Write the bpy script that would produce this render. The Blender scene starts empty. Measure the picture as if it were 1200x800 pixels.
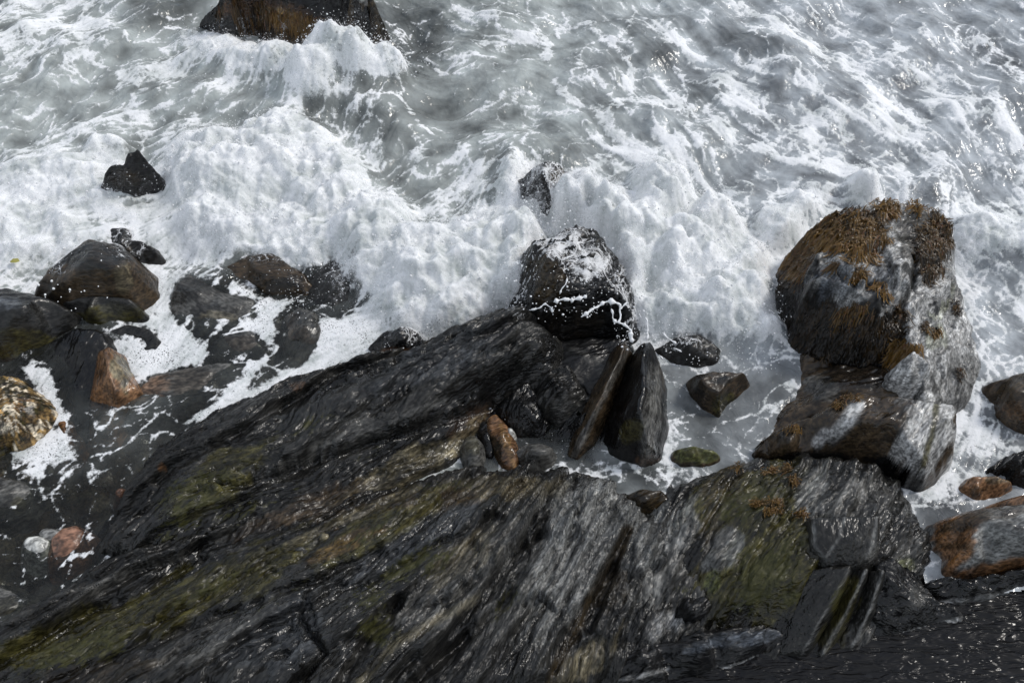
import bpy, math, random, time
import numpy as np
from mathutils import Vector
from mathutils.geometry import delaunay_2d_cdt

T0 = time.time()
random.seed(7)
sc = bpy.context.scene
C = sc.collection
R = math.radians

# ------------------------------------------------------------------ camera
PITCH = R(52)
CAM = np.array([0.0, -7.02, 8.98])
LENS = 40.0
FPX = LENS / 36.0 * 1200.0
cam_d = bpy.data.cameras.new('camera')
cam = bpy.data.objects.new('camera', cam_d)
C.objects.link(cam)
cam.location = CAM
cam.rotation_euler = (R(90) - PITCH, 0, 0)
cam_d.lens = LENS
cam_d.sensor_width = 36
cam_d.clip_start = 0.1
cam_d.clip_end = 1000
sc.camera = cam

# ------------------------------------------------------------------ world and sun
SUN_DIR = Vector((0.80, 0.36, 0.86)).normalized()
SUN_EL = math.asin(SUN_DIR.z)
SUN_AZ = math.atan2(SUN_DIR.x, SUN_DIR.y)
world = bpy.data.worlds.new('World')
sc.world = world
world.use_nodes = True
nt = world.node_tree
nt.nodes.clear()
wo = nt.nodes.new('ShaderNodeOutputWorld')
bg = nt.nodes.new('ShaderNodeBackground')
sky = nt.nodes.new('ShaderNodeTexSky')
sky.sky_type = 'NISHITA'
sky.sun_disc = False
sky.sun_elevation = SUN_EL
sky.sun_rotation = SUN_AZ
bg.inputs['Strength'].default_value = 0.115
tc = nt.nodes.new('ShaderNodeTexCoord')
cn = nt.nodes.new('ShaderNodeTexNoise')
cn.inputs['Scale'].default_value = 2.6
cn.inputs['Detail'].default_value = 6
cr = nt.nodes.new('ShaderNodeValToRGB')
cr.color_ramp.elements[0].position = 0.44
cr.color_ramp.elements[0].color = (0.35, 0.35, 0.35, 1)
cr.color_ramp.elements[1].position = 0.60
cmix = nt.nodes.new('ShaderNodeMix')
cmix.data_type = 'RGBA'
cmix.inputs['B'].default_value = (5.6, 5.8, 6.1, 1)
nt.links.new(tc.outputs['Generated'], cn.inputs['Vector'])
nt.links.new(cn.outputs['Fac'], cr.inputs['Fac'])
nt.links.new(cr.outputs['Color'], cmix.inputs['Factor'])
nt.links.new(sky.outputs['Color'], cmix.inputs['A'])
nt.links.new(cmix.outputs['Result'], bg.inputs['Color'])
nt.links.new(bg.outputs['Background'], wo.inputs['Surface'])

sun_d = bpy.data.lights.new('sun', 'SUN')
sun_d.energy = 1.5
sun_d.angle = R(10)
sun_d.color = (1.0, 0.96, 0.9)
sun = bpy.data.objects.new('sun', sun_d)
C.objects.link(sun)
sun.rotation_euler = SUN_DIR.to_track_quat('Z', 'Y').to_euler()
sun.location = (10, 10, 20)

sc.view_settings.view_transform = 'Standard'
sc.view_settings.look = 'None'
sc.view_settings.exposure = 0.28
sc.view_settings.gamma = 1.0
sc.render.engine = 'CYCLES'
sc.cycles.use_denoising = True
sc.cycles.max_bounces = 6
sc.cycles.transparent_max_bounces = 12
sc.cycles.transmission_bounces = 4

# ------------------------------------------------------------------ helpers: projection
cp, sp = math.cos(PITCH), math.sin(PITCH)
FW = np.array([0, cp, -sp])
UP = np.array([0, sp, cp])


def at(u, v, z=0.0):
    """world point seen at photo pixel (u, v) at height z (arrays allowed)"""
    u = np.asarray(u, float); v = np.asarray(v, float); z = np.asarray(z, float)
    a = (u - 600) / FPX; b = (400 - v) / FPX
    dy = cp + sp * b; dz = -sp + cp * b
    t = (z - CAM[2]) / dz
    return CAM[0] + t * a, CAM[1] + t * dy, z + 0 * t


def px_of(x, y, z):
    rx = x - CAM[0]; ry = y - CAM[1]; rz = z - CAM[2]
    d = ry * cp - rz * sp
    return 600 + FPX * rx / d, 400 - FPX * (ry * sp + rz * cp) / d


# ------------------------------------------------------------------ helpers: noise
_rng = np.random.RandomState(11)
_perm = _rng.permutation(512)
_perm = np.concatenate([_perm, _perm])
_ga = _rng.rand(512) * 2 * np.pi
_gx, _gy = np.cos(_ga), np.sin(_ga)


def perlin(x, y, s=0):
    x = x + s * 17.13; y = y + s * 9.71
    xi = np.floor(x).astype(np.int32); yi = np.floor(y).astype(np.int32)
    fx = x - xi; fy = y - yi
    xi &= 511; yi &= 511
    x1 = (xi + 1) & 511; y1 = (yi + 1) & 511
    u = fx * fx * fx * (fx * (fx * 6 - 15) + 10)
    v = fy * fy * fy * (fy * (fy * 6 - 15) + 10)
    a = _perm[_perm[xi] + yi]; b = _perm[_perm[x1] + yi]
    c = _perm[_perm[xi] + y1]; d = _perm[_perm[x1] + y1]
    n00 = _gx[a] * fx + _gy[a] * fy
    n10 = _gx[b] * (fx - 1) + _gy[b] * fy
    n01 = _gx[c] * fx + _gy[c] * (fy - 1)
    n11 = _gx[d] * (fx - 1) + _gy[d] * (fy - 1)
    return 1.5 * ((n00 * (1 - u) + n10 * u) * (1 - v) + (n01 * (1 - u) + n11 * u) * v)


def fbm(x, y, o=4, s=0, g=0.5, mode=0):
    r = 0; a = 1.0; t = 0
    for i in range(o):
        n = perlin(x, y, s + i * 3)
        if mode == 1: n = 1 - 2 * np.abs(n) * 1.3
        elif mode == 2: n = 2 * np.abs(n) * 1.3 - 0.6
        r = r + a * n; t += a
        x = x * 2.03; y = y * 2.03; a *= g
    return r / t


_hr = _rng.rand(4, 4096)


def worley(x, y, s=0, jit=0.85):
    """nearest and second distances, cell hash index and offset from the cell's point"""
    xi = np.floor(x).astype(np.int64); yi = np.floor(y).astype(np.int64)
    b1 = np.full(x.shape, 9.0); b2 = b1.copy(); bid = np.zeros(x.shape, np.int64); ox = np.zeros(x.shape); oy = np.zeros(x.shape)
    for i in (-1, 0, 1):
        for j in (-1, 0, 1):
            cx = xi + i; cy = yi + j
            h = (cx * 73856093 ^ cy * 19349663 ^ (s * 83492791 + 12345)) & 4095
            px = cx + .5 + (_hr[0][h] - .5) * jit; py = cy + .5 + (_hr[1][h] - .5) * jit
            dx = x - px; dy = y - py; d = np.hypot(dx, dy)
            m = d < b1
            b2 = np.where(m, b1, np.minimum(b2, d)); b1 = np.where(m, d, b1)
            bid = np.where(m, h, bid); ox = np.where(m, dx, ox); oy = np.where(m, dy, oy)
    return b1, b2, bid, ox, oy


def sstep(a, b, x):
    t = np.clip((x - a) / (b - a), 0, 1)
    return t * t * (3 - 2 * t)


def blur(a, r):
    if r < 0.6: return a
    k = int(math.ceil(r * 2.5))
    w = np.exp(-0.5 * (np.arange(-k, k + 1) / r) ** 2); w /= w.sum()
    p = np.pad(a, ((k, k), (0, 0)), mode='edge')
    o = sum(w[i] * p[i:i + a.shape[0]] for i in range(2 * k + 1))
    p = np.pad(o, ((0, 0), (k, k)), mode='edge')
    return sum(w[i] * p[:, i:i + a.shape[1]] for i in range(2 * k + 1))


def bilin(a, y, x):
    H, W = a.shape[:2]
    x = np.clip(x, 0, W - 1.001); y = np.clip(y, 0, H - 1.001)
    xi = x.astype(np.int32); yi = y.astype(np.int32)
    fx = x - xi; fy = y - yi
    if a.ndim == 3: fx = fx[..., None]; fy = fy[..., None]
    return (a[yi, xi] * (1 - fx) + a[yi, xi + 1] * fx) * (1 - fy) + (a[yi + 1, xi] * (1 - fx) + a[yi + 1, xi + 1] * fx) * fy


def seg_dist(px, py, pts):
    """distance of the points to a polyline, and the parameter of the nearest place"""
    best = np.full(px.shape, 1e9); bt = np.zeros(px.shape)
    for i in range(len(pts) - 1):
        ax, ay = pts[i][:2]; bx, by = pts[i + 1][:2]
        dx, dy = bx - ax, by - ay
        L = dx * dx + dy * dy + 1e-12
        t = np.clip(((px - ax) * dx + (py - ay) * dy) / L, 0, 1)
        d = np.hypot(px - ax - t * dx, py - ay - t * dy)
        m = d < best
        best = np.where(m, d, best); bt = np.where(m, i + t, bt)
    return best, bt


def inside(px, py, pts):
    r = np.zeros(px.shape, bool)
    n = len(pts)
    for i in range(n):
        x1, y1 = pts[i][:2]; x2, y2 = pts[(i + 1) % n][:2]
        if y1 == y2: continue
        c = ((y1 > py) != (y2 > py)) & (px < (x2 - x1) * (py - y1) / (y2 - y1) + x1)
        r ^= c
    return r


# ------------------------------------------------------------------ helpers: objects
def tag(o, label=None, cat=None, group=None, kind=None):
    if label: o['label'] = label
    if cat: o['category'] = cat
    if group: o['group'] = group
    if kind: o['kind'] = kind
    return o


def make_mesh(name, co, faces, mat, parent=None, attrs=None, smooth=True, origin=None):
    me = bpy.data.meshes.new(name)
    co = np.asarray(co, np.float32)
    if origin is not None: co = co - np.asarray(origin, np.float32)
    faces = np.asarray(faces, np.int32)
    k = faces.shape[1]
    me.vertices.add(len(co)); me.vertices.foreach_set('co', co.ravel())
    me.loops.add(faces.size); me.loops.foreach_set('vertex_index', faces.ravel())
    me.polygons.add(len(faces))
    me.polygons.foreach_set('loop_start', np.arange(0, faces.size, k, dtype=np.int32))
    me.update(calc_edges=True)
    if smooth: me.polygons.foreach_set('use_smooth', np.ones(len(faces), bool))
    for nme, val in (attrs or {}).items():
        val = np.asarray(val, np.float32)
        if val.ndim == 1:
            a = me.attributes.new(nme, 'FLOAT', 'POINT'); a.data.foreach_set('value', val)
        else:
            a = me.attributes.new(nme, 'FLOAT_VECTOR', 'POINT'); a.data.foreach_set('vector', val.ravel())
    me.materials.append(mat)
    o = bpy.data.objects.new(name, me)
    C.objects.link(o)
    if parent: o.parent = parent
    if origin is not None and parent is None: o.location = origin
    return o


def grid_faces(keep, idx):
    a = idx[:-1, :-1]; b = idx[:-1, 1:]; c = idx[1:, 1:]; d = idx[1:, :-1]
    f = np.stack([a, b, c, d], -1)[keep]
    return f


# ------------------------------------------------------------------ materials
class NT:
    def __init__(s, name):
        s.m = bpy.data.materials.new(name); s.m.use_nodes = True
        s.t = s.m.node_tree; s.t.nodes.clear()
        s.out = s.n('OutputMaterial')
        s.p = s.n('BsdfPrincipled')
        s.l(s.p, 'BSDF', s.out, 'Surface')

    def n(s, ty, **kw):
        x = s.t.nodes.new('ShaderNode' + ty)
        for k, v in kw.items():
            if k.startswith('i_'): x.inputs[k[2:].replace('_', ' ')].default_value = v
            else: setattr(x, k, v)
        return x

    def l(s, a, ao, b, bi): s.t.links.new(a.outputs[ao], b.inputs[bi])

    def attr(s, name): return s.n('Attribute', attribute_name=name)

    def noise(s, vec, vo, scale, detail=4, rough=0.55, dist=0.0, ty=None):
        x = s.n('TexNoise', i_Scale=scale, i_Detail=detail, i_Roughness=rough, i_Distortion=dist)
        if ty: x.noise_type = ty
        if vec: s.l(vec, vo, x, 'Vector')
        return x

    def math(s, op, a, b=None, clamp=False):
        x = s.n('Math', operation=op, use_clamp=clamp)
        for i, q in enumerate((a, b)):
            if q is None: continue
            if isinstance(q, tuple): s.t.links.new(q[0].outputs[q[1]], x.inputs[i])
            else: x.inputs[i].default_value = q
        return x

    def ramp(s, a, lo, hi, vlo=0.0, vhi=1.0):
        x = s.n('MapRange', interpolation_type='SMOOTHSTEP')
        s.l(a[0], a[1], x, 'Value')
        x.inputs['From Min'].default_value = lo; x.inputs['From Max'].default_value = hi
        x.inputs['To Min'].default_value = vlo; x.inputs['To Max'].default_value = vhi
        return x

    def mix(s, f, a, b, blend='MIX'):
        x = s.n('Mix', data_type='RGBA', blend_type=blend)
        for key, q in (('Factor', f), ('A', a), ('B', b)):
            if isinstance(q, tuple) and hasattr(q[0], 'outputs'): s.t.links.new(q[0].outputs[q[1]], x.inputs[key])
            elif key == 'Factor': x.inputs[0].default_value = q
            else: x.inputs[key].default_value = (*q, 1)
        return x


def rock_material(name, rough_lo=0.22, rough_hi=0.55, bump=0.5, fine=1.0, spec=0.42, facet=1.0):
    """wet rock: colour from the rock's own mineral / weed map, grain and relief from noise in strata coordinates"""
    s = NT(name)
    s.p.inputs['Specular Tint'].default_value = (1, 1, 1, 1)
    col = s.attr('col'); st = s.attr('st'); ms = s.attr('moss')
    n1 = s.noise(st, 'Vector', 9 * fine, 3, 0.62)
    n2 = s.noise(st, 'Vector', 36 * fine, 1.5, 0.6)
    n3 = s.noise(st, 'Vector', 2.2, 4, 0.6)
    v = s.ramp((n1, 'Fac'), 0.3, 0.7, 0.5, 1.6)
    v2 = s.ramp((n2, 'Fac'), 0.3, 0.7, 0.6, 1.5)
    mm = s.math('MULTIPLY', (v, 'Result'), (v2, 'Result'))
    base = s.mix(1.0, (col, 'Color'), (mm, 'Value'), 'MULTIPLY')
    # living moss speckles where the moss map says
    gm = s.noise(st, 'Vector', 22, 5, 0.7)
    gv = s.math('ADD', (gm, 'Fac'), (ms, 'Fac'))
    gmask = s.ramp((gv, 'Value'), 0.86, 1.04)
    gcol = s.mix((n2, 'Fac'), (0.010, 0.011, 0.002), (0.062, 0.060, 0.012))
    b2 = s.mix((gmask, 'Result'), (base, 'Result'), (gcol, 'Result'))
    s.l(b2, 'Result', s.p, 'Base Color')
    r = s.ramp((n3, 'Fac'), 0.35, 0.65, rough_lo, rough_hi)
    s.p.inputs['Coat Weight'].default_value = 0.0
    r2 = s.math('ADD', (r, 'Result'), (s.ramp((gmask, 'Result'), 0, 1, 0, 0.3), 'Result'), True)
    s.l(r2, 'Value', s.p, 'Roughness')
    s.p.inputs['Specular IOR Level'].default_value = spec
    h1 = s.math('MULTIPLY', (n1, 'Fac'), 1.0)
    h2 = s.math('MULTIPLY', (n2, 'Fac'), 0.45)
    hh = s.math('ADD', (h1, 'Value'), (h2, 'Value'))
    wob = s.n('VectorMath', operation='MULTIPLY_ADD')
    s.t.links.new(n1.outputs['Color'], wob.inputs[0]); wob.inputs[1].default_value = (.06, .06, .06); s.t.links.new(st.outputs['Vector'], wob.inputs[2])
    for sc_, k_ in ((11 * fine, 5.0), (24 * fine, 5.0)):
        vo = s.n('TexVoronoi', i_Scale=sc_); s.l(wob, 'Vector', vo, 'Vector')
        rv = s.n('VectorMath', operation='SUBTRACT'); s.l(vo, 'Color', rv, 0); rv.inputs[1].default_value = (.5, .5, .5)
        dv = s.n('VectorMath', operation='SUBTRACT'); s.l(wob, 'Vector', dv, 0); s.l(vo, 'Position', dv, 1)
        dt = s.n('VectorMath', operation='DOT_PRODUCT'); s.l(rv, 'Vector', dt, 0); s.l(dv, 'Vector', dt, 1)
        h3 = s.math('MULTIPLY', (dt, 'Value'), k_ * facet)
        hh = s.math('ADD', (hh, 'Value'), (h3, 'Value'))
    bp = s.n('Bump', i_Strength=bump, i_Distance=0.035)
    s.l(hh, 'Value', bp, 'Height'); s.l(bp, 'Normal', s.p, 'Normal')
    return s.m


M_ROCK = rock_material('wet_slate', .2, .42, bump=.62, facet=1.8)
M_SMOOTH = rock_material('smooth_wet_rock', 0.14, 0.42, 0.28, 1.0, facet=.6)
M_DRY = rock_material('damp_pale_rock', 0.2, 0.5, 0.32, 1.3, 0.4, facet=1.5)

# colours of the rock, also used to paint shade and sheen (linear)
K = dict(dome=(0.086, 0.087, 0.084), slate=(0.0115, 0.0112, 0.0102), black=(0.004, 0.004, 0.0042), grey=(0.058, 0.057, 0.053), pale=(0.12, 0.12, 0.115),
         olive=(0.034, 0.030, 0.008), brown=(0.020, 0.014, 0.007), rust=(0.10, 0.045, 0.015), tan=(0.125, 0.107, 0.066),
         orange=(0.125, 0.068, 0.035), red=(0.16, 0.085, 0.055), white=(0.34, 0.34, 0.32), gold=(0.30, 0.19, 0.07),
         umber=(0.032, 0.022, 0.0125), lime=(0.085, 0.095, 0.03), bluegrey=(0.10, 0.112, 0.13), silver=(0.24, 0.24, 0.235))

HF = []          # every rock's height field, so water can be left out deep inside rock


def rock(name, label, outline, inner=(), ridges=(), base='slate', paint=(), res=0.015, rnd=1.2, strata=30, amp=0.03,
         freq=5.0, rough=0.05, stretch=5.0, slope=2.2, floor=-0.7, warp=0.03, mat=None, cat='rock', group=None, seed=0,
         terrace=0.0, chips=None, moss=(), kind=None, skirt=0.5, pit=0.0, cracks=(), speckle=None, layers=0.0):
    """A solid rock. outline / inner / ridges: points (u, v, z) read off the photo, z in metres above the sea.
    They become world points; the surface through them is faceted, rounded, broken into strata, and goes down steeply outside the outline."""
    P = []
    E = []
    res *= 1.13; skirt = min(skirt, .36)
    n = len(outline)
    for q in outline: P.append(q)
    E += [(i, (i + 1) % n) for i in range(n)]
    for q in inner: P.append(q)
    for rg in ridges:
        k0 = len(P); P += list(rg)
        E += [(k0 + i, k0 + i + 1) for i in range(len(rg) - 1)]
    P = np.array(P, float)
    X, Y, Z = at(P[:, 0], P[:, 1], P[:, 2])
    vs, es, fs, ov, oe, of = delaunay_2d_cdt([Vector((a, b)) for a, b in zip(X, Y)], E, [], 1, 1e-5)
    nz = np.zeros(len(vs))
    for i, o in enumerate(ov):
        if len(o): nz[i] = np.mean([Z[k] for k in o])
        else:
            d = np.hypot(X - vs[i].x, Y - vs[i].y); k = np.argsort(d)[:3]
            w = 1 / (d[k] + 1e-4); nz[i] = (Z[k] * w).sum() / w.sum()
    pad = skirt + 0.1
    x0, x1 = X.min() - pad, X.max() + pad; y0, y1 = Y.min() - pad, Y.max() + pad
    gx = np.arange(x0, x1, res); gy = np.arange(y0, y1, res)
    GX, GY = np.meshgrid(gx, gy)
    H = np.full(GX.shape, np.nan)
    for f in fs:
        if len(f) != 3: continue
        ax, ay, az = vs[f[0]].x, vs[f[0]].y, nz[f[0]]
        bx, by, bz = vs[f[1]].x, vs[f[1]].y, nz[f[1]]
        cx, cy, cz = vs[f[2]].x, vs[f[2]].y, nz[f[2]]
        den = (by - cy) * (ax - cx) + (cx - bx) * (ay - cy)
        if abs(den) < 1e-10: continue
        i0 = max(0, int((min(ax, bx, cx) - x0) / res) - 1); i1 = int((max(ax, bx, cx) - x0) / res) + 2
        j0 = max(0, int((min(ay, by, cy) - y0) / res) - 1); j1 = int((max(ay, by, cy) - y0) / res) + 2
        sx = GX[j0:j1, i0:i1]; sy = GY[j0:j1, i0:i1]
        w0 = ((by - cy) * (sx - cx) + (cx - bx) * (sy - cy)) / den
        w1 = ((cy - ay) * (sx - cx) + (ax - cx) * (sy - cy)) / den
        w2 = 1 - w0 - w1
        m = (w0 > -1e-4) & (w1 > -1e-4) & (w2 > -1e-4)
        sub = H[j0:j1, i0:i1]
        sub[m] = (w0 * az + w1 * bz + w2 * cz)[m]
    out = np.isnan(H)
    ring = [(X[i], Y[i], Z[i]) for i in range(n)]; ring.append(ring[0])
    dd, tt = seg_dist(GX[out], GY[out], ring)
    rz = np.array([q[2] for q in ring])
    ti = np.clip(tt.astype(int), 0, n - 1); fr = tt - ti
    zb = rz[ti] * (1 - fr) + rz[ti + 1] * fr
    H[out] = zb - dd * slope - 1.5 * dd * dd
    D = np.zeros(H.shape); D[out] = dd
    H = blur(H, rnd)
    # natural irregularity: the faces are looked up at warped places
    if warp > 0:
        wx = fbm(GX * 2.6, GY * 2.6, 4, seed + 3) * warp * 2.2; wy = fbm(GX * 2.6, GY * 2.6, 4, seed + 9) * warp * 2.2
        H = bilin(H, (GY + wy - y0) / res, (GX + wx - x0) / res)
    if isinstance(strata, (list, tuple)):           # strata that fan: direction given at several x
        fx_ = np.linspace(-9, 9, 721); sl = np.tan(R(1) * np.interp(fx_, [q[0] for q in strata], [q[1] for q in strata]))
        sl = np.convolve(np.pad(sl, 20, mode='edge'), np.ones(41) / 41, 'valid')
        G_ = np.cumsum(sl) * (fx_[1] - fx_[0]); A_ = np.cumsum(np.sqrt(1 + sl * sl)) * (fx_[1] - fx_[0])
        Tt = (GY - np.interp(GX, fx_, G_)) * .72
        S = np.interp(GX, fx_, A_) + .25 * GY
    else:
        a = R(strata); ca, sa = math.cos(a), math.sin(a)
        S = GX * ca + GY * sa; Tt = -GX * sa + GY * ca
    bend = fbm(GX * 0.7, GY * 0.7, 2, seed + 5) * 0.25
    Tb = Tt + bend
    H0 = H
    H = H + amp * fbm(S * freq / stretch, Tb * freq, 6, seed + 21, 0.58, 1)
    if terrace > 0:
        q = Tb * freq * 0.55 + fbm(S * 0.9, Tb * 2.2, 4, seed + 31) * 1.6
        fq = q - np.floor(q)
        H = H + terrace * (sstep(0.0, 0.25, fq) - fq) * (0.5 + np.clip(fbm(S * 1.1, Tb * 1.1, 3, seed + 41) + 0.5, 0, 1))
    if chips is None: chips = 0.15 if mat is M_SMOOTH else 0.8
    tone = np.ones(H.shape)
    if layers > 0:                                  # long slabs, each broken off along a straight lip
        q = Tt * 1.9 + .5 * fbm(S * .5, Tt * 1.2, 4, seed + 201, .55); iq = np.floor(q); fq = q - iq
        h_ = _hr[0][(iq.astype(int) * 131 + seed) & 4095]
        H = H + layers * (.5 + h_) * (sstep(0.0, .07, fq) - fq)
        tone *= 1 + .35 * (h_ - .5)
        q = Tt * 5.2 + .8 * fbm(S * .8, Tt * 2, 4, seed + 211, .6); iq = np.floor(q); fq = q - iq
        h_ = _hr[1][(iq.astype(int) * 131 + np.floor(S * .8 + 2 * fbm(S, Tt * 3, 2, seed + 221)).astype(int) * 17 + seed) & 4095]
        H = H + layers * .38 * (h_ * 1.6) * (sstep(0.0, .1, fq) - fq)
        tone *= 1 + .5 * (h_ - .5)
    if chips > 0:
        am = 0.034 * chips * (0.25 + 1.5 * np.clip(fbm(GX * 1.7, GY * 1.7, 3, seed + 91) + 0.35, 0, 1))
        for (fa_, fb_, k_, sd_) in ((1.1, 4.5, 1.0, 101), (3.2, 12, 0.5, 111)):
            q = Tb * fb_ * 0.8 + fbm(S * fa_, Tb * fb_ * .6, 5, seed + sd_, 0.6) * 2.2
            iq = np.floor(q); fq = q - iq
            H = H + am * k_ * (sstep(0.0, 0.2, fq) - fq)
            hs = _ga[(iq.astype(int) * 7 + seed * 13 + (np.floor(S * fa_ * .7 + 3 * perlin(S, Tb * 3, seed + 131)).astype(int)) * 31) & 511] / 6.283
            tone *= 1 + min(chips, 1) * (hs - 0.5) * 0.9
        H = H + 0.006 * chips * fbm(S * 8, Tb * 28, 3, seed + 121, 0.7)
        # broken plates: each cell of the cleavage is tilted and stepped on its own, with an open joint between
        jx = 0.3 * fbm(S * 2, Tb * 3, 3, seed + 161); jy = 0.16 * fbm(S * 2, Tb * 3, 3, seed + 171)
        for (fx_, fy_, tl, sp_, jd, sd_) in ((0.8, 3.4, .034, .034, .024, 1), (2.4, 10, .016, .014, .011, 2), (6, 24, .006, .007, .004, 3)):
            b1, b2, hid, ox, oy = worley(S * fx_ + jx * min(fx_, 2), Tb * fy_ + jy * min(fy_, 4), seed * 5 + sd_)
            am2 = chips * (.35 + 1.3 * np.clip(fbm(GX * 1.3, GY * 1.3, 3, seed + 181 + sd_) + .4, 0, 1))
            H = H + am2 * (tl * ((_hr[2][hid] - .5) * 2.4 * ox + (_hr[3][hid] - .62) * 2.4 * oy) + sp_ * (_hr[1][hid] - .5) - jd * sstep(.14, 0.0, b2 - b1))
            tone *= 1 + min(chips, 1) * (_hr[0][hid] - .5) * .55
    H = H + rough * fbm(GX * 3.1, GY * 3.1, 6, seed + 51, 0.55)
    if pit > 0:
        H = H - pit * np.clip(fbm(GX * 11, GY * 11, 3, seed + 61, 0.5, 0), 0, 1)
    if cracks:
        CU, CV = px_of(GX, GY, H)
        CU = CU + 4 * fbm(GX * 5, GY * 5, 3, seed + 141); CV = CV + 4 * fbm(GX * 5, GY * 5, 3, seed + 151)
        for (pts, w, dep) in cracks:
            d, _ = seg_dist(CU, CV, pts)
            H = H - 1.5 * dep * np.exp(-(d / w) ** 2)
            # the downhill lip of a break stands lower than the uphill one
            vv_ = np.interp(CU, *zip(*sorted((p_[0], p_[1]) for p_ in pts)))
            H = H - 0.7 * dep * sstep(0, w * 2, CV - vv_) * np.exp(-(d / (w * 9)) ** 2)
    keepv = (D < skirt) & (H > floor - 0.15)
    keep = keepv[:-1, :-1] & keepv[1:, :-1] & keepv[:-1, 1:] & keepv[1:, 1:]
    used = np.zeros(H.shape, bool)
    used[:-1, :-1] |= keep; used[1:, :-1] |= keep; used[:-1, 1:] |= keep; used[1:, 1:] |= keep
    idx = np.full(H.shape, -1); idx[used] = np.arange(used.sum())
    co = np.stack([GX[used], GY[used], H[used]], -1)
    faces = grid_faces(keep, idx)
    U, V = px_of(co[:, 0], co[:, 1], co[:, 2])
    # colour map of minerals and weed, with some shade and sheen painted in
    col = np.tile(np.array(K[base]), (len(co), 1))
    nn = fbm(S[used] * 1.4, Tb[used] * 4.5, 5, seed + 71, 0.6)
    nf = fbm(S[used] * 5, Tb[used] * 16, 4, seed + 75, 0.7)
    nb = fbm(co[:, 0] * 3, co[:, 1] * 3, 4, seed + 81, 0.6)
    for pt in paint:
        if len(pt) == 4:                            # a vein, painted edge highlight or tide line: (points, half width in px, colour, strength)
            d, _ = seg_dist(U + 2.5 * nb, V + 2.5 * nn, pt[0])
            w = sstep(pt[1] * 1.4, pt[1] * .5, d + pt[1] * .6 * nn) * pt[3]
            col = col * (1 - w[:, None]) + np.array(K[pt[2]]) * w[:, None]
            continue
        u, v, ru, rv, ang, key, strg = pt
        a2 = R(ang); du = U - u; dv = V - v
        e1 = (du * math.cos(a2) - dv * math.sin(a2)) / ru; e2 = (du * math.sin(a2) + dv * math.cos(a2)) / rv
        d = np.sqrt(e1 * e1 + e2 * e2)
        w = np.clip(sstep(1.08, 0.78, d + 1.0 * nn + 0.5 * nb), 0, 1) * strg * np.clip(1 + .5 * nf, .4, 1.3)
        col = col * (1 - w[:, None]) + np.array(K[key]) * w[:, None]
    col = col * (np.clip(1 + 0.7 * nb, .3, 2) * tone[used])[:, None]
    if speckle:
        b1, b2, hid, ox, oy = worley(co[:, 0] * 30 + nb, co[:, 1] * 30 + nn, 77)
        k = _hr[0][hid][:, None] + .35 * nb[:, None]
        col = np.where(k > .72, np.array((.50, .43, .32)), np.where(k > .42, col * 1.0, np.where(k > .22, col * .45, np.array((.03, .025, .008)))))
        col = col * sstep(0.0, .18, b2 - b1)[:, None].clip(.25, 1)
    ms = np.zeros(len(co))
    for (u, v, ru, rv, ang, strg) in moss:
        a2 = R(ang); du = U - u; dv = V - v
        e1 = (du * math.cos(a2) - dv * math.sin(a2)) / ru; e2 = (du * math.sin(a2) + dv * math.cos(a2)) / rv
        d = np.sqrt(e1 * e1 + e2 * e2)
        ms = np.maximum(ms, np.clip(1.2 - d + 0.5 * nn, 0, 1) * strg)
    st = np.stack([S[used] * (.36 if mat is None else .5), Tb[used], co[:, 2] * 1.0], -1)
    cx, cy = co[:, 0].mean(), co[:, 1].mean()
    o = make_mesh(name, co, faces, mat or M_ROCK, attrs=dict(col=col, st=st, moss=ms), origin=(cx, cy, float(max(co[:, 2].min(), -0.8))))
    if kind: tag(o, label, cat, group, kind)
    else: tag(o, label, cat, group)
    Hm = np.where(used, H, -9)
    HF.append((x0, y0, res, Hm))
    return o


def rock_height(x, y):
    r = np.full(x.shape, -9.0)
    for (x0, y0, res, H) in HF:
        fx = (x - x0) / res; fy = (y - y0) / res
        m = (fx > 0) & (fy > 0) & (fx < H.shape[1] - 2) & (fy < H.shape[0] - 2)
        if not m.any(): continue
        v = H[fy[m].astype(int), fx[m].astype(int)]
        r[m] = np.maximum(r[m], v)
    return r



# ------------------------------------------------------------------ the sea bed (one sheet)
def spaced(lo, hi, d, far, g=1.22):
    a = list(np.arange(lo, hi, d)); s = d
    while a[-1] < far: s *= g; a.append(a[-1] + s)
    s = d
    while a[0] > -far: s *= g; a.insert(0, a[0] - s)
    return np.array(a)


gx = spaced(-7.5, 7.5, 0.055, 160); gy = spaced(-4.4, 3.0, 0.055, 160)
GX, GY = np.meshgrid(gx, gy)
BZ = -0.34 - 0.35 * sstep(0.5, 3.0, GY) - 1.5 * sstep(3, 30, GY) - 0.3 * sstep(3.5, 6, GX) * 0
BZ = BZ + 0.10 * fbm(GX * 1.3, GY * 1.3, 5, 400) + 0.09 * (1 - np.abs(fbm(GX * 3.4, GY * 3.4, 3, 410)) * 2.4)
idx = np.arange(GX.size).reshape(GX.shape)
bn = fbm(GX * 2.2, GY * 2.2, 5, 420).ravel()
bc = np.array(K['umber']) * (0.9 + 0.9 * bn)[:, None]
bc = np.where((bn > 0.2)[:, None], bc * 0.4 + np.array(K['tan']) * 0.35, bc)
o = make_mesh('seabed', np.stack([GX.ravel(), GY.ravel(), BZ.ravel()], -1), grid_faces(np.ones((len(gy) - 1, len(gx) - 1), bool), idx), M_SMOOTH,
              attrs=dict(col=bc, st=np.stack([GX.ravel(), GY.ravel(), BZ.ravel()], -1), moss=np.zeros(GX.size)))
tag(o, kind='structure')

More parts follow.
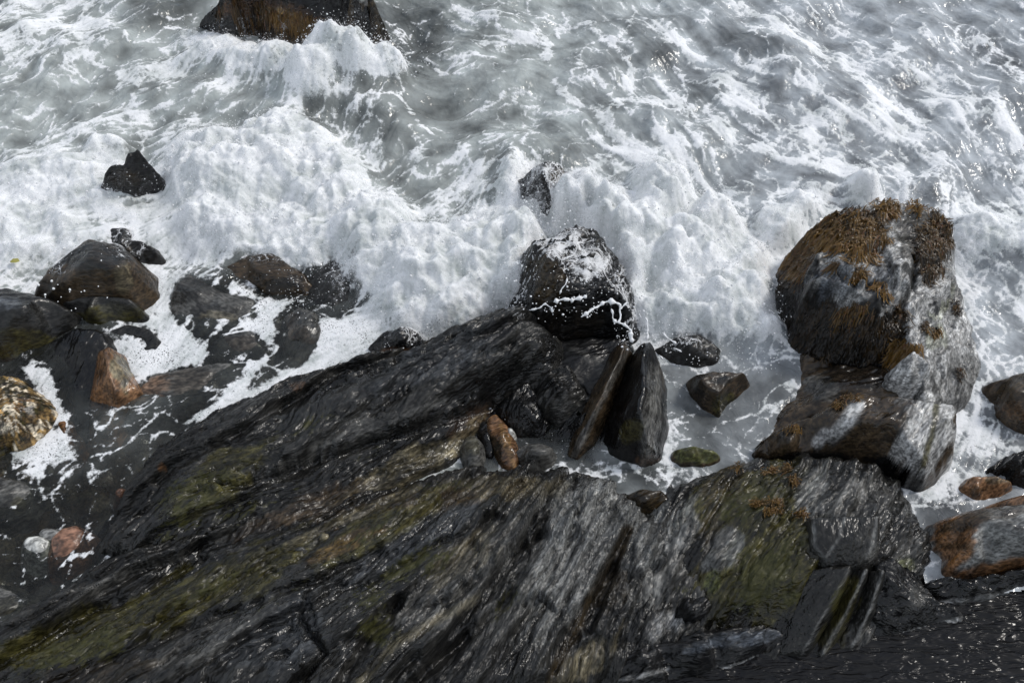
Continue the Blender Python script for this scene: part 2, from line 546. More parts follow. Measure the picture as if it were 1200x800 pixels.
# ------------------------------------------------------------------ bedrock ledges
rock('bedrock_ledge', 'long dark slanting ridge running from the lower left up to the central splash',
     [(120, 640, 0), (150, 598, -.05), (178, 545, -.02), (213, 514, .0), (250, 492, .02), (300, 468, .04), (350, 450, .07), (400, 438, .11), (445, 427, .15),
      (500, 408, .22), (545, 388, .32), (575, 371, .42), (612, 370, .5), (636, 388, .46), (634, 418, .34), (602, 452, .1), (574, 476, .0), (558, 512, -.02), (520, 540, .0),
      (480, 566, .02), (400, 612, .04), (300, 640, .06), (200, 668, .02)],
     inner=[(215, 580, .3), (200, 620, .22)],
     ridges=[[(240, 530, .26), (300, 500, .3), (350, 482, .34), (450, 450, .42), (540, 412, .52), (608, 382, .56)],
             [(230, 556, .30), (320, 525, .36), (400, 505, .38), (470, 478, .42), (560, 436, .5), (625, 405, .46)],
             [(250, 600, .24), (350, 560, .24), (430, 520, .26), (500, 490, .28), (560, 462, .22)],
             [(300, 615, .14), (400, 575, .14), (470, 540, .14), (540, 505, .12)]],
     base='slate', layers=.11, strata=[(-5, 30), (-2, 34), (0, 36), (1, 40)], amp=.02, terrace=.045, freq=7, stretch=7, rough=.035, warp=.015, res=.0125, rnd=1.6, slope=1.6,
     paint=[(480, 548, 110, 20, 28, 'tan', .8), ([(240, 655), (330, 622), (420, 585), (500, 545)], 3, 'grey', .5), ([(300, 560), (380, 520), (450, 495), (520, 470)], 4, 'grey', .5), (540, 500, 40, 14, 25, 'rust', .2), (350, 600, 90, 16, 25, 'umber', .7), (520, 420, 100, 22, 24, 'bluegrey', .12),  # faint bluegrey band paints a sheen along the crest
            (250, 570, 70, 30, 30, 'olive', .7), (400, 510, 90, 16, 25, 'grey', .25), (190, 547, 8, 6, 0, 'rust', .5), (345, 452, 12, 5, 15, 'rust', .3), (205, 600, 60, 40, 30, 'black', .5),
            (560, 460, 70, 12, 25, 'black', .5)],  # black band paints the shade under the overhang
     moss=[(230, 580, 90, 50, 30, .5), (360, 500, 90, 30, 25, .42), (300, 530, 120, 40, 30, .33), (280, 600, 100, 30, 30, .4), (500, 470, 60, 16, 25, .3), (250, 560, 70, 30, 30, .45), (340, 495, 60, 15, 20, .35), (200, 620, 50, 30, 20, .4), (430, 530, 60, 18, 25, .35), (330, 580, 60, 15, 25, .35), (460, 505, 40, 10, 20, .3)], seed=1, chips=.75,
     cracks=[([(575, 470), (540, 480), (480, 500), (430, 512), (330, 548), (260, 565)], 5, .10), ([(500, 560), (440, 585), (380, 610)], 3, .06), ([(560, 500), (500, 520), (440, 550), (380, 575)], 2.5, .05), ([(600, 400), (520, 440), (450, 470)], 2, .03)])

rock('bedrock_shelf', 'broad sloping shelf of layered dark rock with olive moss, bottom left and centre',
     [(-220, 800, .0), (0, 742, -.03), (60, 706, -.03), (110, 676, .0), (150, 650, .03), (250, 632, .05), (350, 610, .08), (450, 580, .1), (505, 562, .08), (560, 556, .1),
      (620, 553, .12), (680, 560, .1), (715, 574, .06), (745, 600, .03), (775, 615, .05), (800, 650, .1), (805, 700, .06), (815, 745, .0), (760, 775, .05), (700, 800, .05), (640, 860, 0), (560, 960, 0),
      (200, 980, 0), (-200, 960, 0)],
     inner=[(60, 780, .3), (150, 720, .28), (200, 800, .52), (300, 880, .6), (450, 880, .6), (780, 660, .2), (770, 700, .14), (700, 770, .25), (735, 740, .2), (40, 860, .4)],
     ridges=[[(260, 660, .3), (350, 640, .38), (450, 610, .4), (560, 590, .38), (640, 575, .3)],
             [(250, 740, .5), (350, 700, .52), (450, 660, .5), (550, 625, .48), (650, 595, .42)],
             [(330, 790, .66), (420, 740, .64), (500, 690, .58), (600, 650, .55), (670, 610, .48)],
             [(560, 800, .62), (620, 720, .56), (680, 650, .5), (716, 612, .36)],
             [(632, 790, .5), (680, 700, .42), (715, 640, .36), (726, 622, .33)],
             [(645, 790, .38), (693, 702, .30), (727, 640, .24), (735, 622, .22)],
             [(662, 790, .46), (708, 706, .38), (742, 645, .3), (748, 620, .22)]],
     base='slate', layers=.13, strata=[(-5, 27), (-3, 33), (-1.2, 42), (-.2, 56), (.6, 64), (2, 66)], amp=.02, terrace=.02, freq=6.5, stretch=7, rough=.035, warp=.015, res=.0125, rnd=1.3, slope=1.6,
     paint=[(700, 610, 60, 60, 50, 'dome', .95), (660, 665, 50, 80, -30, 'dome', .8), (755, 640, 40, 40, 0, 'dome', .8), (715, 700, 30, 60, -25, 'dome', .6), (560, 680, 80, 26, 45, 'grey', .7), ([(735, 622), (727, 642), (693, 704), (660, 765), (645, 800)], 8, 'brown', .95),
            (590, 630, 60, 25, 40, 'grey', .5), (500, 700, 60, 30, 45, 'grey', .55), (540, 650, 50, 20, 30, 'tan', .35), (500, 585, 150, 14, 8, 'brown', .85), (590, 570, 80, 14, 0, 'tan', .3),
            (430, 625, 100, 20, 30, 'olive', .7), (240, 690, 160, 26, 22, 'olive', .85), (100, 745, 120, 30, 15, 'olive', .85), (400, 640, 60, 10, 25, 'rust', .25),
            (230, 750, 60, 20, 30, 'grey', .7), (320, 740, 70, 40, 30, 'bluegrey', .12), (100, 790, 90, 20, 10, 'brown', .5), (480, 640, 100, 18, 30, 'bluegrey', .12),
            (560, 740, 80, 30, 40, 'black', .6), (590, 720, 20, 60, -45, 'grey', .5), (710, 730, 40, 30, 30, 'black', .8), ([(766, 738), (775, 728), (788, 727)], 11, 'silver', .9), ([(510, 735), (560, 700), (630, 650)], 4, 'grey', .6), ([(60, 700), (180, 660), (300, 640), (345, 622)], 2, 'grey', .6), ([(335, 640), (420, 600), (490, 570)], 5, 'tan', .6), ([(200, 790), (270, 745), (330, 700)], 9, 'grey', .7), ([(420, 800), (470, 750), (560, 700)], 6, 'tan', .4), (690, 670, 30, 30, 0, 'grey', .3),
            (720, 690, 30, 20, 45, 'brown', .7), (680, 780, 50, 16, 40, 'tan', .4)],
     moss=[(480, 660, 90, 26, 35, .5), (430, 700, 60, 30, 40, .45), (300, 700, 200, 60, 25, .3), (560, 600, 120, 30, 20, .3), (640, 740, 60, 40, 40, .3), (240, 690, 160, 26, 22, .45), (90, 760, 130, 40, 15, .5), (430, 625, 110, 24, 30, .42), (520, 570, 120, 16, 5, .4), (510, 660, 50, 30, 40, .45), (440, 740, 40, 40, 40, .5),
           (600, 700, 70, 30, 40, .38), (700, 700, 8, 80, -28, .2), (560, 640, 40, 14, 30, .35), (800, 690, 30, 12, 0, .4)], seed=2, chips=.75,
     cracks=[([(690, 575), (672, 610), (650, 640), (620, 685), (612, 700)], 2.2, .06), ([(628, 690), (650, 712)], 2, .05), ([(640, 620), (590, 650), (540, 690), (520, 700)], 4, .08), ([(600, 690), (560, 730), (500, 780), (470, 810)], 5, .09),
             ([(470, 700), (430, 740), (395, 800)], 4, .08), ([(360, 690), (350, 720), (380, 760), (350, 800)], 3, .06), ([(440, 640), (380, 670), (300, 700), (200, 740)], 4, .07), ([(240, 650), (150, 700), (60, 730)], 4, .05),
             ([(720, 660), (700, 700), (690, 730)], 7, .09), ([(700, 740), (680, 760), (670, 800)], 5, .08), ([(760, 660), (740, 690)], 3, .05), ([(580, 600), (500, 640), (430, 680)], 3, .06)])

rock('bedrock_outcrop', 'moss covered outcrop with fluted slabs dropping into the black pool, lower right',
     [(748, 628, .02), (765, 600, .06), (800, 575, .1), (850, 556, .14), (885, 546, .15), (950, 540, .2), (1010, 548, .24), (1050, 570, .2), (1066, 610, .12), (1080, 650, .05),
      (1070, 690, .02), (1040, 735, -.04), (1005, 756, -.06), (960, 768, -.08), (905, 770, -.08), (850, 752, -.04), (800, 742, .0), (795, 700, .1), (770, 660, .08)],
     inner=[(850, 600, .28), (900, 580, .32), (820, 650, .26), (880, 680, .36), (850, 720, .14), (920, 630, .46), (1030, 600, .36), (800, 620, .16)],
     ridges=[[(930, 680, .36), (905, 735, .04), (885, 762, -.08)], [(1030, 668, .26), (1012, 714, .02), (990, 760, -.15)], [(990, 660, .36), (955, 720, .0), (930, 762, -.12)]],
     base='slate', layers=.07, strata=56, amp=.02, terrace=.02, freq=7, stretch=4, rough=.03, res=.0115, rnd=1.3, slope=1.2, warp=.04,
     paint=[(880, 590, 90, 40, 20, 'olive', .8), (900, 670, 90, 60, 30, 'olive', .85), (845, 600, 24, 60, -20, 'brown', .6), (955, 575, 22, 34, -20, 'dome', .8), (1020, 590, 50, 30, 0, 'grey', .8),
            (850, 640, 22, 30, -30, 'dome', .8), (780, 620, 40, 40, 30, 'dome', .7), (995, 632, 40, 26, 0, 'slate', .9), (1060, 660, 20, 40, 0, 'grey', .8), (1062, 665, 14, 16, 0, 'lime', .4),
            (835, 682, 9, 14, -20, 'lime', .5), (980, 720, 50, 30, 60, 'black', .4), (1010, 740, 20, 30, 0, 'grey', .5)],
     moss=[(870, 590, 90, 40, 15, .5), (900, 670, 90, 60, 25, .6), (930, 700, 50, 16, 10, .6), (985, 690, 30, 30, 0, .4), (830, 650, 40, 50, 0, .3)], seed=3)

rock('fluted_rock', 'dark flat topped slab lying above the fluted slabs on the mossy outcrop',
     [(951, 606, .66), (1030, 604, .66), (1028, 640, .54), (1012, 662, .46), (968, 663, .48), (955, 642, .58)], inner=[(990, 630, .66)],
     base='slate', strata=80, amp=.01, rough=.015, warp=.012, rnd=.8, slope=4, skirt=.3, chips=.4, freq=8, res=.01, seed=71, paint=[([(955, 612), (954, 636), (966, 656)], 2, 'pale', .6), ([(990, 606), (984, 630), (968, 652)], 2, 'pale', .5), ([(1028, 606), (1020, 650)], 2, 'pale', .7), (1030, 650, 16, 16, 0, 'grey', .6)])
for k_, (lb_, ol_, rg_, sd_) in enumerate((
    ('first and widest of three fluted slabs under the flat topped slab, nearest the moss', [(940, 668, .40), (999, 662, .52), (972, 715, .30), (945, 767, .0), (886, 768, -.08), (906, 735, .06), (928, 690, .28)], [(995, 668, .54), (966, 717, .31), (940, 764, .04)], 72),
    ('middle one of three fluted slabs under the flat topped slab', [(999, 667, .40), (1018, 665, .48), (994, 718, .24), (968, 767, .0), (946, 768, -.1), (973, 718, .10)], [(1015, 668, .50), (989, 720, .25), (964, 765, .02)], 73),
    ('third fluted slab under the flat topped slab, next to the pitted black foot', [(1019, 667, .34), (1037, 666, .44), (1024, 712, .22), (1004, 757, .0), (968, 768, -.1), (998, 718, .08)], [(1034, 669, .45), (1020, 712, .23), (998, 758, .02)], 74))):
    rock('fluted_rock', lb_, ol_, ridges=[rg_], base='slate', strata=62, amp=.008, rough=.014, warp=.012, rnd=.7, slope=4.5, skirt=.3, chips=.3, freq=9, res=.0095, seed=sd_, group='fluted slabs',
         paint=[(925, 720, 30, 30, 60, 'black', .5), (990, 700, 16, 30, -25, 'olive', .8), (970, 745, 20, 20, 0, 'olive', .4), (1010, 745, 14, 14, 0, 'grey', .6)] + [([(q_[0] + 1, q_[1]) for q_ in rg_], 2.0, 'pale', .5)], moss=[(985, 700, 20, 30, -20, .45)])  # pale lines paint the bright highlights along the rims

rock('bedrock_saddle', 'low grey hollowed rock that joins the layered shelf to the mossy outcrop',
     [(728, 600, .0), (748, 612, .06), (772, 606, .08), (800, 590, .12), (835, 600, .2), (835, 660, .2), (838, 730, .05), (800, 745, -.02), (770, 735, .08), (735, 700, .16), (735, 650, .16)],
     inner=[(780, 640, .2), (790, 690, .18)], base='grey', layers=.05, strata=60, amp=.02, rough=.04, res=.012, slope=1.2, chips=.7, seed=77, paint=[(775, 625, 36, 26, 0, 'dome', .8), (790, 700, 30, 30, 0, 'black', .6)], moss=[(800, 690, 24, 14, 0, .5)])
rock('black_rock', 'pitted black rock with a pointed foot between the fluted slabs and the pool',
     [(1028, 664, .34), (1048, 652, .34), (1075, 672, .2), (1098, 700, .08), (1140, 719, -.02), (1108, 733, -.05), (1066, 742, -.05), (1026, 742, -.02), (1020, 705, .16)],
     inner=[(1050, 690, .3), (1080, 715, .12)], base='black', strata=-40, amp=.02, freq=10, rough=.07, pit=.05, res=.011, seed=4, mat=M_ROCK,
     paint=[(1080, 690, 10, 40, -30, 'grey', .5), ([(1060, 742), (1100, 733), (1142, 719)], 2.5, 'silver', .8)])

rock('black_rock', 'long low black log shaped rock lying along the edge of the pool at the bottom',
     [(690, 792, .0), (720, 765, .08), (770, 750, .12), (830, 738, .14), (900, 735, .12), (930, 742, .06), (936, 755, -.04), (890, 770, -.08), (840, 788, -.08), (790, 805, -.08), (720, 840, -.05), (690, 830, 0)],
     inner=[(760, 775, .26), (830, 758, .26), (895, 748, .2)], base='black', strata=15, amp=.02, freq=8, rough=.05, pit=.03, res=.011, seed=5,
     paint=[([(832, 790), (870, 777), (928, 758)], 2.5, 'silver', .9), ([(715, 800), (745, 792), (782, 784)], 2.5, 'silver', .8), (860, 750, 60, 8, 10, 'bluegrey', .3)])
rock('black_rock', 'rounded black knob beside the small pale patch at the foot of the shelf',
     [(796, 735, .0), (795, 715, .15), (806, 697, .22), (824, 697, .22), (832, 715, .15), (828, 735, .0), (810, 744, -.03)],
     inner=[(812, 715, .28)], base='black', amp=.015, freq=10, rough=.05, pit=.03, res=.011, seed=6)
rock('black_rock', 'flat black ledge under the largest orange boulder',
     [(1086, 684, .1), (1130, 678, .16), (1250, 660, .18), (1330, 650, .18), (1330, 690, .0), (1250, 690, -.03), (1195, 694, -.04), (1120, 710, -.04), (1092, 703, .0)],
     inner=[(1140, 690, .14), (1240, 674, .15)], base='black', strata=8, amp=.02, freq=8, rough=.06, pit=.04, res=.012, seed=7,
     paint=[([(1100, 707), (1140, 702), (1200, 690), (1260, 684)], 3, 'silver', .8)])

# ------------------------------------------------------------------ right-hand stack
rock('seaweed_rock', 'tall pale rock half covered in golden brown seaweed with waves around it',
     [(903, 350, -.05), (914, 322, .08), (938, 288, .3), (966, 264, .5), (990, 249, .6), (1040, 240, .6), (1075, 246, .52), (1108, 262, .36), (1120, 300, .22), (1110, 335, .3), (1090, 365, .42),
      (1078, 400, .4), (1050, 418, .25), (1020, 432, .1), (965, 430, -.02), (925, 403, -.05)],
     inner=[(955, 298, .8), (1000, 286, .88), (1048, 292, .82), (1070, 335, .74), (1010, 345, .82), (950, 332, .72), (985, 385, .42), (940, 372, .26), (1040, 385, .52), (1085, 290, .6)],
     base='silver', strata=35, amp=.02, terrace=.10, freq=4, stretch=3, rough=.08, chips=.7, warp=.02, res=.012, rnd=.8, seed=8, mat=M_DRY, slope=3,
     paint=[(1000, 405, 110, 60, 0, 'black', 1), (925, 350, 50, 70, 40, 'black', 1), (1080, 290, 30, 40, 0, 'brown', .7), (1000, 330, 50, 20, 10, 'bluegrey', .6), (960, 400, 60, 40, 0, 'black', 1),  # black patches paint the shade on the lower front and left side
            ([(1072, 302), (1070, 330), (1058, 358), (1045, 372)], 4, 'slate', .9), ([(1000, 300), (1030, 312), (1062, 312)], 2, 'slate', .8), ([(980, 320), (1010, 335), (1050, 330)], 2, 'slate', .7), ([(1040, 300), (1050, 330)], 2, 'slate', .7)],
     cracks=[([(1076, 300), (1070, 335), (1056, 360), (1044, 374)], 4, .07), ([(985, 318), (1012, 334), (1050, 328)], 3, .05), ([(1036, 290), (1052, 330)], 3, .05)], pit=.02)
rock('pale_slab', 'pale grey slab with lichen sloping down to the foam on the seaward side of the seaweed rock',
     [(1078, 318, .34), (1100, 305, .26), (1122, 335, .12), (1140, 385, -.02), (1150, 430, -.04), (1138, 465, -.04), (1118, 485, .02), (1100, 480, .25), (1082, 462, .42), (1078, 430, .5), (1066, 402, .55), (1060, 375, .56), (1066, 340, .5)],
     inner=[(1095, 380, .38), (1105, 430, .34)], base='silver', strata=60, amp=.02, terrace=.03, freq=6, rough=.03, res=.012, mat=M_DRY, seed=9, slope=3,
     paint=[(1100, 350, 14, 30, -20, 'lime', .45), (1098, 395, 14, 16, 0, 'lime', .4), (1120, 450, 30, 40, 0, 'grey', .6), (1090, 440, 5, 40, 20, 'slate', .7)])
rock('squared_block', 'small square cut pale block with a dark joint on the pale slab',
     [(1046, 440, .5), (1056, 424, .6), (1071, 412, .66), (1090, 429, .62), (1080, 444, .52), (1064, 457, .42), (1052, 450, .45)],
     inner=[(1066, 434, .64)], base='silver', amp=.008, rough=.015, warp=.008, rnd=.7, res=.009, mat=M_DRY, seed=10, skirt=.3, slope=3.5, paint=[(1055, 445, 9, 9, 0, 'pale', .6)])
rock('brown_shelf', 'low olive brown shelf below the seaweed rock',
     [(942, 412, .06), (985, 428, .1), (1040, 432, .24), (1062, 455, .34), (1040, 475, .34), (985, 486, .2), (940, 498, .08), (896, 512, -.03), (900, 495, -.03), (930, 470, -.02), (938, 440, -.02)],
     inner=[(975, 450, .26), (1010, 455, .34), (950, 480, .16)], base='umber', strata=30, amp=.03, freq=6, rough=.05, res=.013, seed=11, mat=M_SMOOTH,
     paint=[(965, 455, 24, 14, -20, 'grey', .8), (1010, 440, 50, 20, 0, 'black', .7), (1010, 470, 14, 8, 0, 'silver', .6)], moss=[(960, 450, 40, 20, 0, .3)])  # black patch paints the shadow below the seaweed rock
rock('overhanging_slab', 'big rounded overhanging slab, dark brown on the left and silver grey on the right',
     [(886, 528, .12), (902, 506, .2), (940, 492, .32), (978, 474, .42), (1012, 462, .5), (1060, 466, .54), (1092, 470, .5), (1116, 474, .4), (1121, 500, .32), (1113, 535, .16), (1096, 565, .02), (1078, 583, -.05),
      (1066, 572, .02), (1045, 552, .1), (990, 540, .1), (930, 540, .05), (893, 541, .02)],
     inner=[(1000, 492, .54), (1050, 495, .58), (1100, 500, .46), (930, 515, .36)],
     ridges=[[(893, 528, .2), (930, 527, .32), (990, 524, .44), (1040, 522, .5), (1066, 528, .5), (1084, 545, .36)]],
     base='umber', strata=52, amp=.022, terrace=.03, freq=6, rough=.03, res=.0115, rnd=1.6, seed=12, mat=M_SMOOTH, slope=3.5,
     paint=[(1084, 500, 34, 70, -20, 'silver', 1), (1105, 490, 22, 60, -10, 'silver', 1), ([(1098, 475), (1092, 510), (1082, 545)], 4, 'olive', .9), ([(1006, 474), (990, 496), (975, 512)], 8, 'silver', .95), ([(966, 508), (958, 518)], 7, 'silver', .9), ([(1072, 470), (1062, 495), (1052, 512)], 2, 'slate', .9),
            (1060, 560, 40, 14, -35, 'black', 1), (960, 538, 80, 8, 0, 'black', .9), (940, 500, 40, 12, 20, 'brown', .5), (1060, 480, 4, 24, -40, 'black', .5)])  # black strips paint the shade under the lip

# ------------------------------------------------------------------ right edge boulders
rock('boulder', 'largest orange brown boulder with a scratched grey top, at the right edge',
     [(1090, 628, .1), (1100, 612, .2), (1135, 600, .34), (1160, 594, .4), (1230, 588, .4), (1300, 600, .3), (1310, 640, .1), (1240, 664, -.02), (1180, 676, -.05), (1130, 682, -.05), (1098, 680, -.05), (1104, 655, .0), (1092, 640, .04)],
     ridges=[[(1150, 604, .48), (1140, 630, .42), (1146, 650, .3), (1160, 668, .1)]], inner=[(1210, 625, .5), (1260, 630, .44), (1220, 655, .2)], base='pale', amp=.012, strata=20, rough=.02, warp=.015, freq=6, res=.01, rnd=2.2, seed=13, mat=M_SMOOTH,
     paint=[(1120, 630, 32, 40, 0, 'orange', 1), (1180, 668, 100, 12, 6, 'orange', 1), (1130, 612, 34, 10, 20, 'umber', .8), (1120, 640, 24, 6, 0, 'brown', .6), (1160, 600, 60, 8, 0, 'umber', .6)])
rock('boulder', 'small orange boulder just seaward of the largest one, at the right edge',
     [(1132, 568, .08), (1145, 557, .16), (1170, 556, .16), (1186, 562, .1), (1172, 576, .02), (1150, 588, -.04), (1138, 584, -.02)],
     inner=[(1152, 568, .22)], base='orange', amp=.01, rough=.02, res=.01, rnd=1.6, seed=14, mat=M_SMOOTH, warp=.015, paint=[(1165, 562, 16, 6, 0, 'tan', .5), (1145, 576, 10, 8, 0, 'umber', .5)])
rock('boulder', 'thin orange sliver of rock behind the largest boulder, at the right edge',
     [(1176, 588, .3), (1200, 580, .34), (1260, 574, .3), (1290, 590, .2), (1200, 597, .3)], inner=[(1230, 584, .4)],
     base='orange', amp=.01, rough=.02, res=.011, rnd=1.5, seed=15, mat=M_SMOOTH, warp=.01)
rock('black_rock', 'jagged black slate between two orange boulders at the right edge',
     [(1164, 547, .06), (1180, 538, .14), (1215, 528, .2), (1280, 520, .2), (1290, 560, .05), (1215, 572, .02), (1195, 562, .04), (1182, 556, .02)],
     inner=[(1200, 545, .24), (1250, 545, .24)], base='black', amp=.04, terrace=.04, freq=9, strata=30, rough=.04, res=.011, seed=16)
rock('boulder', 'dark brown boulder standing in the wash at the right edge',
     [(1160, 452, .12), (1180, 440, .24), (1220, 430, .32), (1290, 425, .3), (1300, 490, .05), (1230, 520, -.03), (1190, 512, -.04), (1170, 498, -.04), (1163, 475, .0)],
     inner=[(1185, 458, .34), (1230, 465, .4), (1210, 490, .24)], base='umber', amp=.02, rough=.04, res=.012, rnd=1.6, seed=17, mat=M_SMOOTH, paint=[(1185, 450, 30, 10, 20, 'brown', .8), (1190, 480, 24, 10, 0, 'orange', .25)])

# ------------------------------------------------------------------ middle rocks
rock('wave_washed_rock', 'black wave washed block in the centre with white spray strings over its front',
     [(588, 356, .1), (604, 326, .34), (626, 292, .62), (655, 270, .78), (694, 272, .74), (716, 305, .6), (735, 345, .42), (744, 384, .12), (737, 402, .0), (680, 402, .0), (640, 401, .02), (606, 388, .05)],
     inner=[(640, 306, .84), (655, 332, .72), (690, 310, .76), (610, 362, .3)], ridges=[[(622, 357, .56), (680, 357, .58), (724, 352, .52)]],
     base='black', strata=20, amp=.05, terrace=.05, freq=5, rough=.12, warp=.05, chips=1.3, res=.012, seed=18, slope=1.8, paint=[(640, 325, 22, 34, 0, 'brown', 1), (680, 380, 60, 24, 0, 'brown', .3), (690, 300, 30, 20, 0, 'slate', .8)])
rock('wave_washed_rock', 'narrow dark rock with water pouring down it behind the central block',
     [(618, 250, .12), (616, 225, .34), (620, 200, .5), (636, 188, .58), (656, 194, .5), (668, 212, .36), (672, 240, .2), (655, 258, .1), (634, 260, .1)],
     inner=[(634, 204, .62), (646, 232, .4)], base='black', strata=70, amp=.04, freq=6, rough=.06, res=.012, seed=19, slope=1.6, paint=[(662, 205, 20, 14, -30, 'brown', .8)])
rock('upright_rock', 'thin upright blade of rock leaning in the middle of the wet gully',
     [(722, 404, .3), (733, 402, .34), (741, 412, .26), (718, 470, .14), (696, 522, .02), (676, 543, -.04), (662, 536, -.04), (684, 478, .1), (706, 438, .2)],
     ridges=[[(731, 407, .5), (716, 440, .46), (699, 478, .38), (680, 525, .14)]], base='umber', strata=62, amp=.012, freq=9, rough=.015, warp=.012, res=.009, rnd=.9, seed=20, slope=3, mat=M_SMOOTH,
     paint=[(690, 500, 5, 50, -28, 'grey', .7), (720, 440, 4, 40, -28, 'grey', .6)])
rock('wedge_slab', 'tall wedge shaped slab, with shade painted black on its left face and light grey on its right, standing in the gully',
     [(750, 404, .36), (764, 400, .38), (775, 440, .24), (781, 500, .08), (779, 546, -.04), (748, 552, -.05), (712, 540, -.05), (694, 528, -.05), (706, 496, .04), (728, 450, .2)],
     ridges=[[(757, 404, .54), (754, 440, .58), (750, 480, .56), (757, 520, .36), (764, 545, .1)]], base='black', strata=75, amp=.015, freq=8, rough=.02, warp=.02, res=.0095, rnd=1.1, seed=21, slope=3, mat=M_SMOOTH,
     paint=[(766, 470, 12, 80, -8, 'grey', 1), (773, 420, 3, 50, 8, 'brown', .8), (730, 490, 24, 40, -20, 'black', .5), (735, 505, 20, 16, 0, 'olive', .5), (760, 540, 20, 8, 0, 'rust', .2)])  # black and grey paint the shaded left and lit right face
rock('gully_rock', 'grey scratched block at the left of the thin rock blade',
     [(612, 452, .1), (640, 436, .2), (668, 430, .24), (678, 448, .22), (692, 470, .12), (690, 490, .02), (668, 502, -.04), (640, 500, -.04), (618, 482, .0)],
     inner=[(655, 455, .36), (676, 476, .3), (640, 478, .24)], base='slate', strata=35, amp=.03, freq=8, rough=.03, res=.0105, rnd=1.0, seed=22, paint=[(665, 478, 26, 20, 20, 'grey', .8), (630, 450, 30, 12, 0, 'black', .5)])
rock('gully_rock', 'black block filling the shaded gap between the ridge end and the orange brown spindle stone',
     [(582, 476, .06), (604, 456, .14), (622, 448, .16), (634, 470, .12), (642, 500, .02), (640, 516, -.04), (612, 516, -.03), (592, 500, .0)], inner=[(612, 478, .22), (624, 492, .16)],
     base='black', strata=60, amp=.02, rough=.03, res=.011, seed=75)  # black block added to fill the shaded gap
rock('gully_rock', 'dark block wedged between the grey scratched block and the thin leaning rock',
     [(668, 480, .08), (690, 462, .16), (704, 450, .18), (700, 480, .12), (684, 516, .0), (668, 528, -.04), (652, 520, -.03), (656, 500, .02)], inner=[(684, 484, .24)],
     base='black', strata=60, amp=.02, rough=.03, res=.011, seed=76)
rock('gully_rock', 'flat black shelf with the sheen of a water film painted grey at the foot of the central block',
     [(628, 408, .16), (650, 398, .14), (700, 397, .14), (738, 400, .14), (726, 424, .12), (708, 446, .1), (694, 470, .04), (682, 450, .1), (660, 440, .14), (636, 432, .14)],
     inner=[(685, 415, .17)], base='black', amp=.01, rough=.02, res=.0105, rnd=1.5, seed=23, mat=M_SMOOTH, paint=[(700, 425, 30, 8, -30, 'grey', .5)])  # grey streak paints the sheen of the wet film
rock('gully_rock', 'dark rock just under the splash to the right of the wedge slab',
     [(768, 408, .05), (790, 396, .12), (822, 394, .14), (842, 404, .08), (838, 424, .0), (810, 432, -.03), (780, 425, -.02)], inner=[(808, 408, .18)],
     base='slate', amp=.02, rough=.03, res=.011, seed=24, mat=M_SMOOTH)
rock('wedge_boulder', 'brown green wedge boulder in the grey wash right of the gully',
     [(808, 462, .0), (816, 440, .18), (836, 434, .24), (872, 437, .2), (868, 452, .1), (852, 474, .0), (840, 494, -.05), (824, 484, -.05)],
     ridges=[[(822, 446, .3), (842, 462, .22), (840, 485, .04)]], inner=[(856, 445, .24)], base='umber', amp=.015, rough=.02, warp=.015, res=.01, rnd=.9, seed=25, mat=M_SMOOTH,
     paint=[(850, 470, 20, 10, 40, 'olive', .8), (818, 462, 10, 24, 0, 'black', .5), (850, 446, 20, 8, 0, 'slate', .9)], moss=[(852, 468, 18, 10, 40, .4)])
rock('mossy_stone', 'low stone with a green mossy top lying in the wash below the wedge boulder',
     [(786, 540, .0), (790, 526, .08), (812, 520, .12), (836, 524, .1), (844, 535, .03), (830, 548, -.03), (800, 554, -.05)], inner=[(812, 532, .14)],
     base='umber', amp=.015, rough=.02, res=.01, seed=26, mat=M_SMOOTH, paint=[(815, 532, 30, 12, 0, 'lime', .7)], moss=[(815, 532, 36, 14, 0, .5)])
rock('mossy_stone', 'dark olive stone wedged between the shelf and the mossy outcrop',
     [(732, 580, .06), (750, 573, .14), (775, 574, .14), (786, 585, .08), (770, 600, .02), (745, 604, .0), (733, 595, .02)], inner=[(758, 584, .2)],
     base='brown', amp=.02, rough=.03, res=.011, seed=27, mat=M_SMOOTH, moss=[(758, 584, 30, 14, 0, .3)])

# stones in the gully
def pebble(name, label, u0, v0, u1, v1, z, base, seed, tilt=0.0, paint=(), group=None, h=None, zb=0.0):
    cu, cv = (u0 + u1) / 2, (v0 + v1) / 2; ru, rv = (u1 - u0) / 2, (v1 - v0) / 2
    pts = []
    rr = random.Random(seed)
    for k in range(9):
        a = k / 9 * math.tau
        f = rr.uniform(.93, 1.05)
        pu = ru * f * math.cos(a); pv = rv * f * math.sin(a)
        zz = zb + (z * 0.55 if pv < 0 else z * 0.12) + z * .1 * math.cos(a)
        pts.append((cu + pu + tilt * pv, cv + pv, zz))
    return rock(name, label, pts, inner=[(cu, cv - rv * .15, zb + z), (cu + ru * .4 - tilt * rv * .4, cv - rv * .3, zb + z * .92)], base=base, chips=.1, amp=.006, rough=.012, warp=.01, freq=8,
                res=.0085, rnd=1.8, seed=seed, mat=M_SMOOTH, slope=3, skirt=.3, paint=paint, group=group, floor=-.4)


